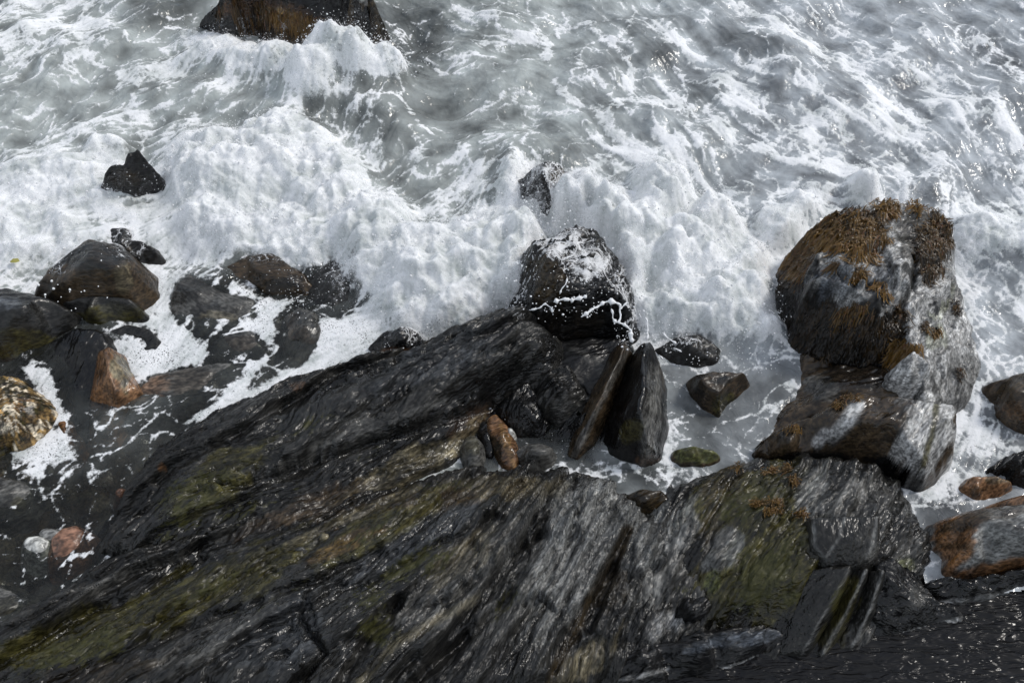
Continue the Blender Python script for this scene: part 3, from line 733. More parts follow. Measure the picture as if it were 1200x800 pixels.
pebble('stone', 'orange brown spindle shaped stone wedged upright in the black gully', 572, 484, 606, 549, .16, 'orange', 31, tilt=.35, paint=[(592, 515, 5, 30, 18, 'gold', .3), (578, 520, 6, 30, 18, 'brown', .9)])
pebble('stone', 'slim black stone on the left of the orange spindle shaped stone', 561, 490, 579, 536, .1, 'black', 32, tilt=.2)
pebble('stone', 'round grey stone on the right of the orange spindle shaped stone', 605, 516, 652, 549, .18, 'grey', 33)
pebble('stone', 'oval grey green stone half under the ledge, left of the orange spindle shaped stone', 539, 508, 568, 552, .15, 'grey', 34, paint=[(553, 520, 12, 14, 0, 'olive', .4)])
pebble('stone', 'tiny white pebble above the round grey stone in the gully', 591, 499, 602, 511, .12, 'white', 35, zb=.05)

# ------------------------------------------------------------------ left rocks
rock('boulder', 'rounded dark boulder sprinkled with foam drops, upper one of the pair by the left surf',
     [(40, 336, .18), (58, 314, .32), (80, 296, .42), (104, 278, .5), (132, 282, .5), (154, 303, .42), (161, 322, .3), (155, 343, .2), (120, 350, .2), (85, 350, .18), (55, 350, .15)],
     inner=[(105, 305, .6), (138, 315, .54), (80, 325, .42)], base='umber', strata=15, amp=.012, rough=.03, warp=.02, res=.0115, rnd=2.2, seed=41, mat=M_SMOOTH, paint=[(110, 300, 50, 20, 10, 'slate', .9), (145, 325, 14, 18, 0, 'tan', .5), (60, 340, 30, 14, 0, 'brown', .7)])
rock('boulder', 'dark boulder with an olive underside, lower one of the pair by the left surf',
     [(68, 352, .16), (110, 344, .26), (148, 346, .28), (160, 360, .16), (152, 372, .04), (126, 387, -.04), (98, 382, -.04), (72, 368, .0)], inner=[(135, 356, .32), (100, 358, .28)],
     base='slate', strata=15, amp=.012, rough=.02, warp=.015, res=.011, rnd=2.0, seed=42, mat=M_SMOOTH, paint=[(120, 372, 40, 12, 5, 'olive', .9), (140, 358, 20, 6, 10, 'grey', .4)], moss=[(125, 374, 36, 10, 0, .3)])
rock('boulder', 'large black boulder with olive base at the left edge below the surf',
     [(-110, 340, .15), (-40, 330, .3), (10, 338, .36), (48, 346, .36), (78, 362, .26), (82, 376, .14), (66, 396, .04), (44, 415, -.03), (10, 428, -.04), (-100, 440, -.04)],
     inner=[(30, 362, .46), (-10, 358, .48), (48, 380, .34), (0, 395, .26), (-60, 380, .4)], base='slate', strata=20, amp=.02, rough=.04, res=.012, rnd=2, seed=43, mat=M_SMOOTH,
     paint=[(20, 405, 60, 20, 0, 'olive', .8), (0, 360, 40, 12, 0, 'bluegrey', .3), (-40, 390, 50, 40, 0, 'black', .6)])
rock('boulder', 'long black wet slab leaning beside the orange triangular rock',
     [(40, 418, -0.070), (62, 398, 0.030), (95, 384, 0.130), (120, 386, 0.150), (126, 402, 0.130), (118, 432, 0.030), (110, 470, -0.050), (102, 508, -0.120), (84, 500, -0.120), (70, 450, -0.100), (50, 430, -0.100)],
     inner=[(98, 402, 0.170), (92, 450, 0.030)], base='black', strata=70, amp=.02, rough=.03, res=.011, rnd=1.6, seed=44, mat=M_SMOOTH)
rock('triangular_rock', 'orange and buff triangular rock standing in the foam at left',
     [(116, 412, .22), (127, 405, .28), (134, 422, .24), (148, 440, .16), (161, 456, .08), (156, 470, .0), (138, 482, -.03), (128, 500, -.05), (106, 506, -.06), (106, 470, -.02), (112, 434, .1)],
     ridges=[[(124, 414, .32), (127, 440, .28), (134, 458, .22), (150, 462, .1)]], base='orange', strata=70, amp=.012, rough=.02, warp=.012, res=.009, rnd=.9, seed=45, mat=M_SMOOTH,
     paint=[(142, 440, 14, 24, 20, 'tan', .9), (116, 470, 10, 40, 0, 'rust', .6), (145, 448, 10, 8, 0, 'grey', .5), (114, 495, 12, 16, 0, 'brown', .8)])
rock('speckled_rock', 'gold and white barnacle speckled rock at the left edge',
     [(-110, 440, .15), (-20, 436, .2), (8, 442, .22), (36, 456, .2), (54, 476, .14), (56, 500, .06), (44, 522, -.03), (10, 540, -.04), (-100, 560, -.04)],
     inner=[(18, 470, .36), (-20, 480, .4), (20, 505, .26), (-70, 500, .36)], base='gold', speckle=1, amp=.02, rough=.04, pit=.06, freq=9, res=.01, rnd=1.4, seed=46, mat=M_DRY,
     paint=[(5, 450, 40, 8, -20, 'olive', .9), (30, 500, 20, 20, 0, 'umber', .7), (5, 530, 40, 10, 0, 'olive', .8), (25, 475, 14, 10, 0, 'orange', .7), (0, 500, 16, 14, 0, 'white', .6), (35, 480, 8, 8, 0, 'white', .6)])
rock('submerged_rock', 'small rusty stone under water between the speckled rock and the black slab',
     [(64, 488, -.02), (72, 480, .0), (80, 490, .0), (80, 524, -.05), (66, 528, -.06)], inner=[(73, 500, .04)], base='rust', amp=.01, rough=.02, res=.01, seed=47, mat=M_SMOOTH, skirt=.3)
rock('submerged_rock', 'smooth grey rock barely awash with a dark hollow, in the left foam',
     [(198, 350, -0.025), (206, 335, 0.015), (224, 320, 0.045), (240, 330, 0.045), (262, 340, 0.025), (298, 352, -0.025), (300, 365, -0.035), (280, 382, -0.055), (235, 390, -0.065), (204, 375, -0.055)],
     inner=[(225, 342, 0.095), (262, 358, 0.065), (238, 362, 0.015)], base='grey', strata=-20, amp=.012, rough=.02, res=.011, rnd=2, seed=48, mat=M_SMOOTH, paint=[(235, 365, 12, 12, 0, 'black', .6), (262, 370, 26, 10, 0, 'tan', .4), (225, 340, 30, 14, 0, 'slate', .6)])
rock('submerged_rock', 'brown ribbed rock emerging below the big white splash',
     [(234, 316, -0.030), (262, 312, 0.050), (290, 300, 0.130), (320, 296, 0.150), (345, 312, 0.090), (368, 335, -0.010), (360, 350, -0.080), (320, 345, -0.070), (290, 336, -0.050), (255, 332, -0.070)],
     inner=[(300, 318, 0.150), (335, 328, 0.090)], base='umber', strata=10, amp=.02, freq=9, rough=.03, res=.0115, seed=49, mat=M_SMOOTH, paint=[(340, 330, 20, 10, 0, 'slate', .8)])
rock('submerged_rock', 'dark ragged rock right of the brown ribbed one, under the splash',
     [(358, 330, -0.040), (375, 308, 0.060), (400, 305, 0.100), (420, 318, 0.080), (426, 345, -0.010), (412, 362, -0.080), (385, 372, -0.090), (362, 352, -0.080)],
     inner=[(395, 330, 0.120)], base='slate', amp=.03, freq=8, rough=.05, res=.0115, seed=50, mat=M_SMOOTH)
rock('submerged_rock', 'upright grey brown rock with foam threads on both sides',
     [(334, 372, 0.000), (350, 362, 0.060), (368, 366, 0.060), (374, 385, 0.020), (368, 410, -0.050), (350, 428, -0.070), (334, 428, -0.070), (338, 400, -0.030)], inner=[(354, 385, 0.100)],
     base='grey', strata=60, amp=.015, rough=.02, res=.011, seed=51, mat=M_SMOOTH, paint=[(350, 400, 20, 30, 0, 'umber', .6)])
rock('submerged_rock', 'low rounded brown grey rock under the hollowed one',
     [(246, 402, -0.030), (262, 392, 0.020), (290, 388, 0.040), (310, 398, 0.000), (312, 412, -0.040), (290, 422, -0.060), (262, 416, -0.050)], inner=[(284, 402, 0.050)],
     base='grey', amp=.01, rough=.02, res=.011, rnd=2, seed=52, mat=M_SMOOTH, paint=[(280, 402, 30, 10, 0, 'umber', .5)])
rock('submerged_rock', 'long sunken brown rock stretching right from the orange triangular rock',
     [(150, 486, -0.060), (160, 458, 0.010), (180, 438, 0.030), (215, 430, 0.030), (250, 426, 0.020), (285, 420, -0.030), (285, 440, -0.050), (250, 465, -0.060), (215, 480, -0.080), (180, 492, -0.080)],
     inner=[(190, 452, 0.050), (235, 446, 0.030)], base='grey', strata=15, amp=.012, rough=.02, res=.012, rnd=2, seed=53, mat=M_SMOOTH, paint=[(175, 455, 30, 16, 15, 'orange', .6), (230, 450, 40, 20, 0, 'umber', .5)])
rock('curved_rock', 'hook shaped dark rock curling round a patch of foam',
     [(122, 398, 0.000), (128, 386, 0.030), (150, 379, 0.040), (174, 384, 0.040), (187, 398, 0.020), (184, 412, -0.020), (166, 418, -0.050), (158, 410, -0.020), (172, 406, 0.000), (168, 396, 0.010), (148, 392, 0.000), (130, 404, -0.040)],
     base='slate', amp=.01, rough=.01, warp=.008, res=.009, seed=54, mat=M_SMOOTH, skirt=.12, slope=4)
rock('boulder', 'flat grey boulder at the left edge above the pebbles',
     [(-90, 560, 0.040), (0, 556, 0.060), (28, 560, 0.040), (36, 575, -0.020), (26, 600, -0.080), (14, 612, -0.100), (-90, 625, -0.100)], inner=[(0, 580, 0.100), (-50, 585, 0.120)],
     base='grey', amp=.015, rough=.03, res=.011, rnd=1.6, seed=55, mat=M_SMOOTH, paint=[(22, 590, 10, 12, 30, 'olive', .5)])
rock('boulder', 'greenish grey boulder at the left edge below the pebbles',
     [(-90, 690, -0.010), (0, 686, 0.020), (26, 694, 0.000), (34, 715, -0.060), (24, 738, -0.100), (-10, 752, -0.110), (-90, 760, -0.100)], inner=[(5, 710, 0.060), (-50, 715, 0.080)],
     base='grey', amp=.015, rough=.03, res=.011, rnd=1.6, seed=56, mat=M_SMOOTH, paint=[(10, 720, 20, 20, 30, 'olive', .4)])
pebble('stone', 'pale round pebble lying against the reddish stone', 25, 628, 58, 653, .07, 'white', 57, zb=-.04)
pebble('stone', 'reddish brown oval stone at lower left next to the pale pebble', 55, 613, 98, 664, .09, 'red', 58, tilt=-.3, zb=-.05)
pebble('stone', 'grey stone half hidden behind the reddish stone', 42, 617, 74, 640, .05, 'pale', 59, zb=-.06)
pebble('stone', 'tiny pink stone by the foot of the ledge', 134, 570, 147, 581, .05, 'red', 60)
rock('surf_rock', 'ragged black rock poking out of the surf at left',
     [(110, 236, .0), (113, 226, .08), (121, 212, .22), (122, 203, .34), (130, 190, .46), (146, 194, .5), (150, 179, .6), (160, 178, .6), (168, 188, .5), (178, 196, .4), (188, 206, .3), (184, 212, .22), (180, 222, .14),
      (172, 240, -.04), (150, 244, -.06), (118, 242, -.05)],
     inner=[(152, 206, .56), (145, 218, .3)], base='black', amp=.03, terrace=.03, freq=7, rough=.05, res=.011, seed=61, slope=3, paint=[(150, 210, 20, 10, 0, 'brown', .7), (140, 235, 30, 8, 0, 'slate', .9)])
rock('surf_rock', 'lumpy dark rock between the surf rock and the pair of boulders',
     [(126, 290, 0.050), (130, 266, 0.150), (146, 264, 0.170), (152, 282, 0.150), (166, 284, 0.150), (182, 298, 0.090), (180, 308, -0.010), (160, 312, -0.030), (140, 300, -0.010)], inner=[(142, 282, 0.210), (166, 296, 0.170)],
     base='slate', amp=.03, rough=.04, res=.011, seed=62, mat=M_SMOOTH, paint=[(148, 292, 14, 8, 0, 'brown', .8)])
rock('surf_rock', 'small black rock in the surf against the ridge ledge',
     [(441, 402, .12), (448, 390, .2), (468, 384, .26), (488, 388, .26), (498, 402, .2), (480, 414, .14), (455, 420, .1), (444, 414, .08)], inner=[(468, 398, .32)],
     base='black', amp=.04, freq=8, rough=.05, res=.011, seed=63, paint=[(465, 412, 20, 5, 0, 'rust', .4)])

# ------------------------------------------------------------------ top
rock('weedy_boulder', 'black boulder with a golden brown weed fringe at the top of the view',
     [(236, 26, .06), (255, 4, .4), (270, -40, .9), (330, -80, 1.2), (400, -70, 1.2), (418, -20, .9), (410, 20, .5), (398, 44, .12), (378, 62, .0), (345, 56, .02), (300, 34, .04), (262, 26, .0)],
     inner=[(300, -5, .66), (350, 10, .66), (385, 20, .5), (340, 32, .4)], base='black', amp=.03, rough=.05, res=.014, seed=64, slope=2.5,
     paint=[(310, 14, 60, 16, -10, 'rust', .35), (350, 28, 50, 10, -20, 'gold', .5)])
rock('rock_post', 'narrow dark rock with a pale flat top beside the weedy boulder',
     [(409, 10, .62), (414, -14, .85), (432, -14, .85), (434, 4, .66), (435, 30, .3), (432, 50, .02), (404, 50, .02), (398, 38, .16)], ridges=[[(411, 8, .72), (431, 6, .72)]], inner=[(418, 30, .42)],
     base='brown', amp=.015, rough=.02, warp=.01, res=.011, rnd=.8, seed=65, slope=4, paint=[(422, -4, 12, 10, 0, 'silver', 1)])

for (u_, v_, r_, b_, w_) in ((333, 624, 6, 'grey', 'small grey stone at the upper end of the shelf crevice'), (346, 622, 5, 'pale', 'small pale stone touching a grey one at the upper end of the shelf crevice'),
                         (300, 631, 5, 'grey', 'small grey stone on its own halfway along the shelf crevice'), (317, 634, 4, 'pale', 'smallest pale chip of stone in the shelf crevice'), (378, 628, 9, 'tan', 'largest and palest buff stone in the shelf crevice'),
                         (362, 634, 5, 'grey', 'small grey stone just left of the buff stone in the shelf crevice'), (352, 642, 7, 'grey', 'grey stone just below the crevice stones on the shelf'),
                         (392, 618, 6, 'umber', 'small brown stone just right of the buff stone in the shelf crevice'), (284, 645, 5, 'grey', 'lowest grey stone at the left end of the shelf crevice')):
    xs_, ys_, _ = at(u_, v_, .2)
    zb_ = float(rock_height(np.array([float(xs_)]), np.array([float(ys_)]))[0])
    pebble('stone', w_, u_ - r_, v_ - r_ * .7, u_ + r_, v_ + r_ * .7, .035, b_, int(u_), zb=zb_, group='small stones in the crevice')

# ------------------------------------------------------------------ sea: maps of foam, worked out over the sea plane
U0, U1, V0, V1 = -260, 1460, -150, 860
uu = np.arange(U0, U1 + 1, 1.0); vv = np.arange(V0, V1 + 1, 1.0)
UU, VV = np.meshgrid(uu, vv)
WX, WY, _ = at(UU, VV, 0.0)

FT = """
5 8 6 3 2 1 2 2 2 2 2 3 3 3 3 3 3 4 3 4 3 3 3 3 3
5 8 8 5 2 6 5 4 6 2 3 4 6 4 3 4 5 4 5 6 5 5 5 5 5
5 4 5 4 6 6 5 6 7 7 2 3 3 2 5 4 4 5 5 6 7 7 6 5 5
2 4 2 4 3 4 4 6 5 4 2 3 3 3 3 5 5 6 6 6 7 7 7 6 6
4 4 4 6 6 6 7 7 5 3 3 3 3 4 6 6 6 6 6 7 8 8 6 6 6
8 8 8 8 9 9 9 9 7 4 4 5 4 5 7 7 5 5 4 5 6 5 4 5 6
9 9 9 8 9 9 9 9 9 6 5 6 5 7 9 9 7 5 5 7 7 5 4 6 7
9 9 9 7 9 9 9 9 9 9 9 9 8 8 9 9 9 7 8 8 5 5 6 8 8
8 7 6 7 7 7 6 5 7 9 9 9 9 8 9 9 9 9 8 5 5 5 8 6 6
6 3 3 6 5 3 4 3 4 7 9 9 8 8 8 9 9 9 8 3 3 3 8 5 5
2 2 2 5 6 3 3 3 6 7 7 7 2 2 2 5 6 7 4 2 2 3 8 6 4
2 4 2 4 4 2 3 5 6 4 2 1 1 1 1 3 4 6 4 2 2 3 8 6 3
1 5 3 2 2 2 3 4 3 2 2 1 1 1 1 4 4 5 4 2 2 2 8 6 3
3 5 3 2 2 3 3 3 3 3 3 4 4 4 4 4 4 5 4 2 2 2 8 7 4
2 3 2 2 3 2 2 4 5 6 6 6 6 6 6 6 6 4 3 2 2 2 8 7 3
1 1 1 2 2 2 2 3 5 5 5 5 5 5 5 6 5 4 3 2 2 6 7 2 2
1 1 1 1 1 1 1 1 1 1 1 1 1 1 1 1 1 1 1 1 1 5 3 1 1
1 1 1 1 1 1 1 1 1 1 1 1 1 1 1 1 1 1 1 1 1 1 1 1 1
"""
FT = np.array([[float(q) for q in r.split()] for r in FT.strip().split('\n')]) / 9.0
wn1 = fbm(WX * 1.1, WY * 1.1, 4, 500); wn2 = fbm(WX * 1.1, WY * 1.1, 4, 520)
fine1 = fbm(WX * 5, WY * 5, 4, 540); fine2 = fbm(WX * 5, WY * 5, 4, 560)
Uw = UU + 22 * wn1 + 6 * fine1; Vw = VV + 16 * wn2 + 5 * fine2
Ub = UU + 5 * wn1 + 4 * fine1; Vb = VV + 5 * wn2 + 4 * fine2     # lightly warped, for outlines that must stay put
F = bilin(FT, (Vw) / 40.0, (Uw) / 50.0)
F = blur(F, 6)
F = F - 0.13 * sstep(230, 130, VV) - 0.15 * sstep(450, 800, UU) * sstep(260, 190, VV)


def poly(pts, soft=4.0, warp=True):
    """soft mask of a closed outline"""
    x, y = (Ub, Vb) if warp else (UU, VV)
    x0 = min(p[0] for p in pts) - 40; x1 = max(p[0] for p in pts) + 40; y0 = min(p[1] for p in pts) - 40; y1 = max(p[1] for p in pts) + 40
    i0, i1 = max(0, int(x0 - U0)), max(0, int(x1 - U0)); j0, j1 = max(0, int(y0 - V0)), max(0, int(y1 - V0))
    sx, sy = x[j0:j1, i0:i1], y[j0:j1, i0:i1]
    d, _ = seg_dist(sx, sy, list(pts) + [pts[0]])
    d = np.where(inside(sx, sy, pts), -d, d)
    r = np.zeros(UU.shape)
    r[j0:j1, i0:i1] = sstep(soft, -soft, d)
    return r


def line(pts, w, soft=None):
    soft = soft or w * .6
    x0 = min(p[0] for p in pts) - w - 40; x1 = max(p[0] for p in pts) + w + 40; y0 = min(p[1] for p in pts) - w - 40; y1 = max(p[1] for p in pts) + w + 40
    i0, i1 = max(0, int(x0 - U0)), max(0, int(x1 - U0)); j0, j1 = max(0, int(y0 - V0)), max(0, int(y1 - V0))
    d, _ = seg_dist(Ub[j0:j1, i0:i1], Vb[j0:j1, i0:i1], pts)
    r = np.zeros(UU.shape)
    r[j0:j1, i0:i1] = sstep(w + soft, w - soft, d)
    return r


def up(m, v):
    global F
    F = F * (1 - m) + np.maximum(F, v) * m


def dn(m, v):
    global F
    F = F * (1 - m) + np.minimum(F, v) * m


# calm lacy foam on the left (bub = bubble raft with dark pinholes)
BUB = np.zeros(UU.shape)
for pts, val in (
    ([(150, 330), (205, 318), (232, 322), (214, 332), (200, 350), (206, 378), (232, 392), (248, 402), (240, 425), (200, 432), (178, 440), (162, 452), (140, 420), (128, 402), (150, 394), (166, 398), (170, 406), (190, 400), (186, 388), (160, 375), (160, 345)], .8),
    ([(236, 325), (262, 338), (300, 333), (338, 348), (330, 360), (318, 372), (322, 392), (318, 410), (310, 425), (296, 440), (280, 470), (262, 500), (215, 516), (205, 506), (225, 488), (262, 465), (272, 440), (312, 412), (300, 392), (286, 384), (300, 370), (300, 352), (262, 338)], .75),
    ([(372, 375), (402, 372), (430, 360), (470, 372), (500, 385), (560, 375), (545, 388), (500, 408), (445, 424), (400, 436), (350, 450), (300, 468), (262, 492), (230, 506), (280, 470), (325, 440), (352, 430), (370, 412), (376, 390)], .72),
    ([(24, 430), (60, 428), (80, 440), (82, 478), (78, 500), (64, 490), (58, 470), (38, 452)], .75),
    ([(10, 530), (60, 505), (95, 530), (60, 545), (20, 545)], .6),
):
    m = poly(pts, 8)
    up(m, 1.12 if val > .7 else val + .25); BUB = np.maximum(BUB, m)
for pts, w, val in (
    ([(165, 535), (150, 553), (128, 572), (100, 588)], 4, .8), ([(168, 520), (150, 523), (135, 510), (130, 508)], 6, .7), ([(205, 495), (180, 505), (150, 522)], 9, .62), ([(60, 525), (90, 535), (112, 537)], 5, .65),
    ([(22, 558), (40, 553), (55, 560)], 4, .6), ([(100, 590), (104, 615), (102, 640)], 3, .6), ([(66, 665), (82, 650), (108, 645)], 2.5, .7), ([(140, 625), (142, 640), (125, 652), (108, 668), (88, 680)], 3, .7),
    ([(28, 685), (45, 677), (57, 674)], 2.5, .6), ([(270, 395), (310, 385)], 1.6, .7), ([(340, 392), (343, 420), (335, 430)], 2, .75),
    ([(520, 552), (560, 556), (640, 552), (700, 556), (730, 572)], 5, .5), ([(700, 552), (760, 560), (800, 565), (850, 552)], 6, .5), ([(782, 500), (783, 555)], 4, .85),
    ([(806, 455), (800, 440), (808, 430), (835, 428)], 4, .8), ([(872, 455), (860, 475), (846, 496)], 4, .9), ([(700, 545), (712, 550)], 4, .9), ([(742, 410), (720, 460), (700, 520)], 3, .8),
    ([(860, 470), (880, 445), (900, 420)], 8, .85), ([(885, 480), (930, 450)], 6, .8),
    # long streaks on the open sea
    ([(0, 55), (40, 45), (70, 20), (110, 30), (95, 60), (60, 70), (20, 72)], 9, .9), ([(40, 100), (70, 78), (110, 70)], 5, .8), ([(130, 105), (160, 92), (210, 78)], 5, .8), ([(150, 92), (200, 84), (240, 60), (262, 45)], 12, .85),
    ([(320, 100), (350, 75), (345, 60)], 5, .7), ([(700, 130), (720, 155), (760, 195), (800, 235)], 9, .92), ([(590, 50), (640, 48), (640, 66)], 6, .85), ([(555, 50), (600, 58), (640, 68)], 5, .8),
    ([(650, 100), (668, 120), (700, 130), (740, 115)], 5, .8), ([(740, 115), (800, 130), (850, 160)], 8, .8), ([(850, 120), (900, 150), (960, 165)], 6, .75), ([(690, 30), (740, 80), (735, 100)], 5, .8), ([(730, 0), (800, 60), (870, 110), (950, 140), (1060, 175)], 7, .8),
    ([(870, 0), (930, 55), (1010, 80), (1070, 60)], 5, .8), ([(1070, 60), (1080, 20)], 5, .6), ([(1080, 90), (1130, 120), (1150, 140), (1200, 160)], 7, .85), ([(930, 40), (1000, 60), (1100, 95)], 5, .7),
    ([(900, 230), (950, 210), (1000, 200), (1060, 195), (1090, 215)], 3.5, .75), ([(880, 175), (930, 195), (1000, 200)], 4, .8), ([(1115, 330), (1130, 390), (1150, 410)], 6, .85),
    ([(1120, 480), (1130, 520), (1105, 570), (1080, 600), (1060, 640)], 9, .55), ([(1150, 400), (1145, 450), (1130, 480)], 6, .6), ([(495, 60), (530, 90), (560, 70)], 3, .6), ([(470, 130), (500, 155), (505, 160)], 3, .9),
):
    up(line(pts, w), val)
for pts, val in (
    ([(225, 10), (270, 0), (260, 30), (230, 35)], .1), ([(430, 50), (470, 50), (520, 100), (500, 150), (480, 110)], .12), ([(500, 90), (620, 60), (650, 90), (600, 150), (520, 160), (490, 120)], .28),
    ([(660, 60), (690, 60), (730, 95), (690, 115), (665, 90)], .2), ([(370, 120), (450, 110), (480, 160), (460, 200), (400, 190), (380, 150)], .3),
    ([(740, 210), (790, 215), (790, 240), (745, 240)], .35), ([(150, 440), (100, 500), (70, 560), (0, 640), (100, 640), (200, 560), (240, 500)], .3), ([(740, 560), (740, 600), (800, 570)], .2),
    ([(785, 400), (880, 405), (930, 430), (900, 500), (850, 545), (790, 545)], .26), ([(640, 400), (738, 400), (700, 545), (560, 545), (580, 470)], .12), ([(1075, 600), (1130, 575), (1130, 600), (1090, 640), (1080, 680), (1062, 660)], .05),
    ([(1120, 300), (1200, 340), (1200, 420), (1150, 400)], .45), ([(1160, 560), (1250, 520), (1200, 640)], .1), ([(1060, 190), (1110, 200), (1120, 240), (1070, 240)], .3),
    ([(0, 90), (90, 60), (60, 110), (100, 130), (60, 160), (0, 150)], .25), ([(230, 80), (330, 85), (330, 140), (250, 150), (200, 120)], .3),
):
    dn(poly(pts, 9), val)

for pts, v in (([(198, 350), (206, 335), (224, 320), (240, 330), (262, 340), (298, 352), (300, 365), (280, 382), (235, 390), (204, 375)], .1), ([(250, 400), (290, 388), (315, 400), (312, 414), (262, 418)], .12), ([(334, 372), (350, 362), (372, 368), (368, 410), (350, 428), (334, 428)], .12),
               ([(234, 316), (262, 312), (300, 298), (345, 312), (368, 335), (360, 352), (290, 338)], .15), ([(358, 330), (380, 305), (420, 315), (428, 345), (412, 362), (385, 374)], .22), ([(155, 485), (170, 445), (250, 426), (285, 420), (285, 440), (215, 482)], .12), ([(40, 415), (95, 384), (125, 400), (105, 506), (84, 500), (60, 440)], .08)):
    dn(poly(pts, 9), v)

# thick white water: (u, v, ru, rv, angle, height in m)
TH = np.zeros(UU.shape)
for (u, v, ru, rv, ang, h) in (
    (270, 215, 90, 60, -10, .38), (330, 190, 70, 50, 0, .42), (380, 230, 60, 60, 0, .4), (290, 270, 90, 40, -5, .3), (350, 290, 70, 40, 0, .28), (440, 290, 60, 60, -30, .38), (500, 320, 80, 60, -10, .42), (560, 320, 60, 70, 0, .4),
    (580, 290, 50, 40, 0, .34), (540, 370, 60, 26, 10, .3), (470, 360, 50, 36, -20, .22), (410, 90, 60, 26, -12, .45), (455, 90, 26, 24, 0, .42), (370, 110, 36, 30, 0, .3), (80, 220, 130, 40, 0, .2), (30, 270, 100, 50, 0, .2), (-80, 260, 120, 70, 0, .2), (130, 185, 40, 20, 0, .2),
    (310, 78, 70, 24, -8, .26), (250, 60, 50, 18, 10, .2), (672, 262, 34, 20, 0, .62), (702, 282, 22, 26, 0, .62), (600, 335, 30, 40, 0, .5), (612, 295, 26, 30, 0, .5), (722, 300, 22, 50, 20, .6), (738, 350, 14, 36, 0, .45), (642, 248, 40, 26, 0, .34), (600, 235, 20, 40, 0, .2), (684, 235, 20, 30, 0, .3),
    (700, 260, 40, 50, -40, .35), (740, 310, 50, 60, -30, .45), (775, 240, 40, 50, 0, .42), (800, 320, 60, 60, 0, .48), (850, 360, 60, 40, 20, .42), (830, 290, 40, 60, 0, .4), (790, 370, 60, 30, 0, .34), (880, 390, 40, 20, 0, .25), (905, 270, 30, 26, 10, .22), (1010, 228, 22, 16, 0, .3),
    (930, 250, 30, 16, 0, .2), (1160, 290, 50, 30, -10, .22), (1220, 300, 60, 40, 0, .22), (225, 45, 30, 18, 10, .15), (650, 250, 40, 20, 0, .2), (870, 320, 30, 40, 0, .3),
):
    a2 = R(ang); du = Uw * .5 + UU * .5 - u; dv = Vw * .5 + VV * .5 - v
    d = np.hypot((du * math.cos(a2) - dv * math.sin(a2)) / ru, (du * math.sin(a2) + dv * math.cos(a2)) / rv)
    TH = np.maximum(TH, h * sstep(1.2, 0.35, d))
TH = blur(TH, 4) * 1.22

# flow directions (photo angle, anticlockwise from +u), blended as line fields
FL = [(0, 0, 30), (100, 40, 35), (60, 130, 40), (200, 60, 20), (200, 130, 10), (330, 120, 60), (420, 150, 70), (470, 60, -50), (520, 40, -40), (560, 110, 10), (600, 40, -5), (560, 170, 20), (480, 210, 30), (620, 150, -10), (700, 60, -50), (690, 180, -35),
      (760, 150, -40), (800, 60, -45), (800, 200, -50), (880, 60, -40), (900, 140, -35), (980, 100, -30), (1080, 60, -35), (1180, 80, -35), (1000, 180, -15), (1100, 170, -40), (1180, 200, -60), (950, 220, -10), (860, 230, -40), (1090, 230, 70),
      (1160, 300, -30), (1180, 380, -40), (1140, 440, -70), (1130, 520, 60), (1080, 620, 60), (820, 500, -40), (880, 460, 50), (760, 560, 0), (620, 556, 0), (300, 400, 45), (230, 470, 30), (150, 540, 40), (100, 620, 45), (60, 480, 60), (20, 660, 20),
      (720, 300, -50), (650, 220, 90), (600, 260, 70), (300, 230, -30), (100, 230, 10), (500, 320, -20), (180, 350, 60), (400, 400, 20)]
c2 = np.zeros(UU.shape); s2 = np.zeros(UU.shape)
Us, Vs = UU[::8, ::8], VV[::8, ::8]
c2s = np.zeros(Us.shape); s2s = np.zeros(Us.shape)
for (u, v, ang) in FL:
    w = 1.0 / (((Us - u) ** 2 + (Vs - v) ** 2) + 900.0) ** 1.3
    c2s += w * math.cos(R(2 * ang)); s2s += w * math.sin(R(2 * ang))
c2 = bilin(c2s, (VV - V0) / 8, (UU - U0) / 8); s2 = bilin(s2s, (VV - V0) / 8, (UU - U0) / 8)
fa = 0.5 * np.arctan2(s2, c2) + 0.55 * wn1 + 0.35 * fbm(WX * 2.2, WY * 2.2, 3, 580)
dU = np.cos(fa); dV = -np.sin(fa)


def lic(img, n, step=2.0):
    acc = img.copy()
    for sgn in (1, -1):
        x = UU - U0; y = VV - V0; pu, pv = dU * sgn, dV * sgn
        for i in range(n):
            x = x + step * pu; y = y + step * pv
            nu = bilin(dU, y, x); nv = bilin(dV, y, x)
            f = np.sign(nu * pu + nv * pv); f[f == 0] = 1
            pu, pv = nu * f, nv * f
            acc += bilin(img, y, x)
    return acc / (2 * n + 1)


def norm(a):
    a = a - a.mean(); return a / (a.std() + 1e-9)


streak = norm(lic(fbm(WX * 9, WY * 9, 4, 600, 0.7), 14, 2.4))
fine_streak = norm(lic(fbm(WX * 26, WY * 26, 3, 620, 0.8), 9, 1.6))
lace_w = 0.22
LX = WX + lace_w * fbm(WX * 2.4, WY * 2.4, 4, 640); LY = WY + lace_w * fbm(WX * 2.4, WY * 2.4, 4, 660)
def flowed(n, q):
    return blur(lic(n, q, 1.5), .6)


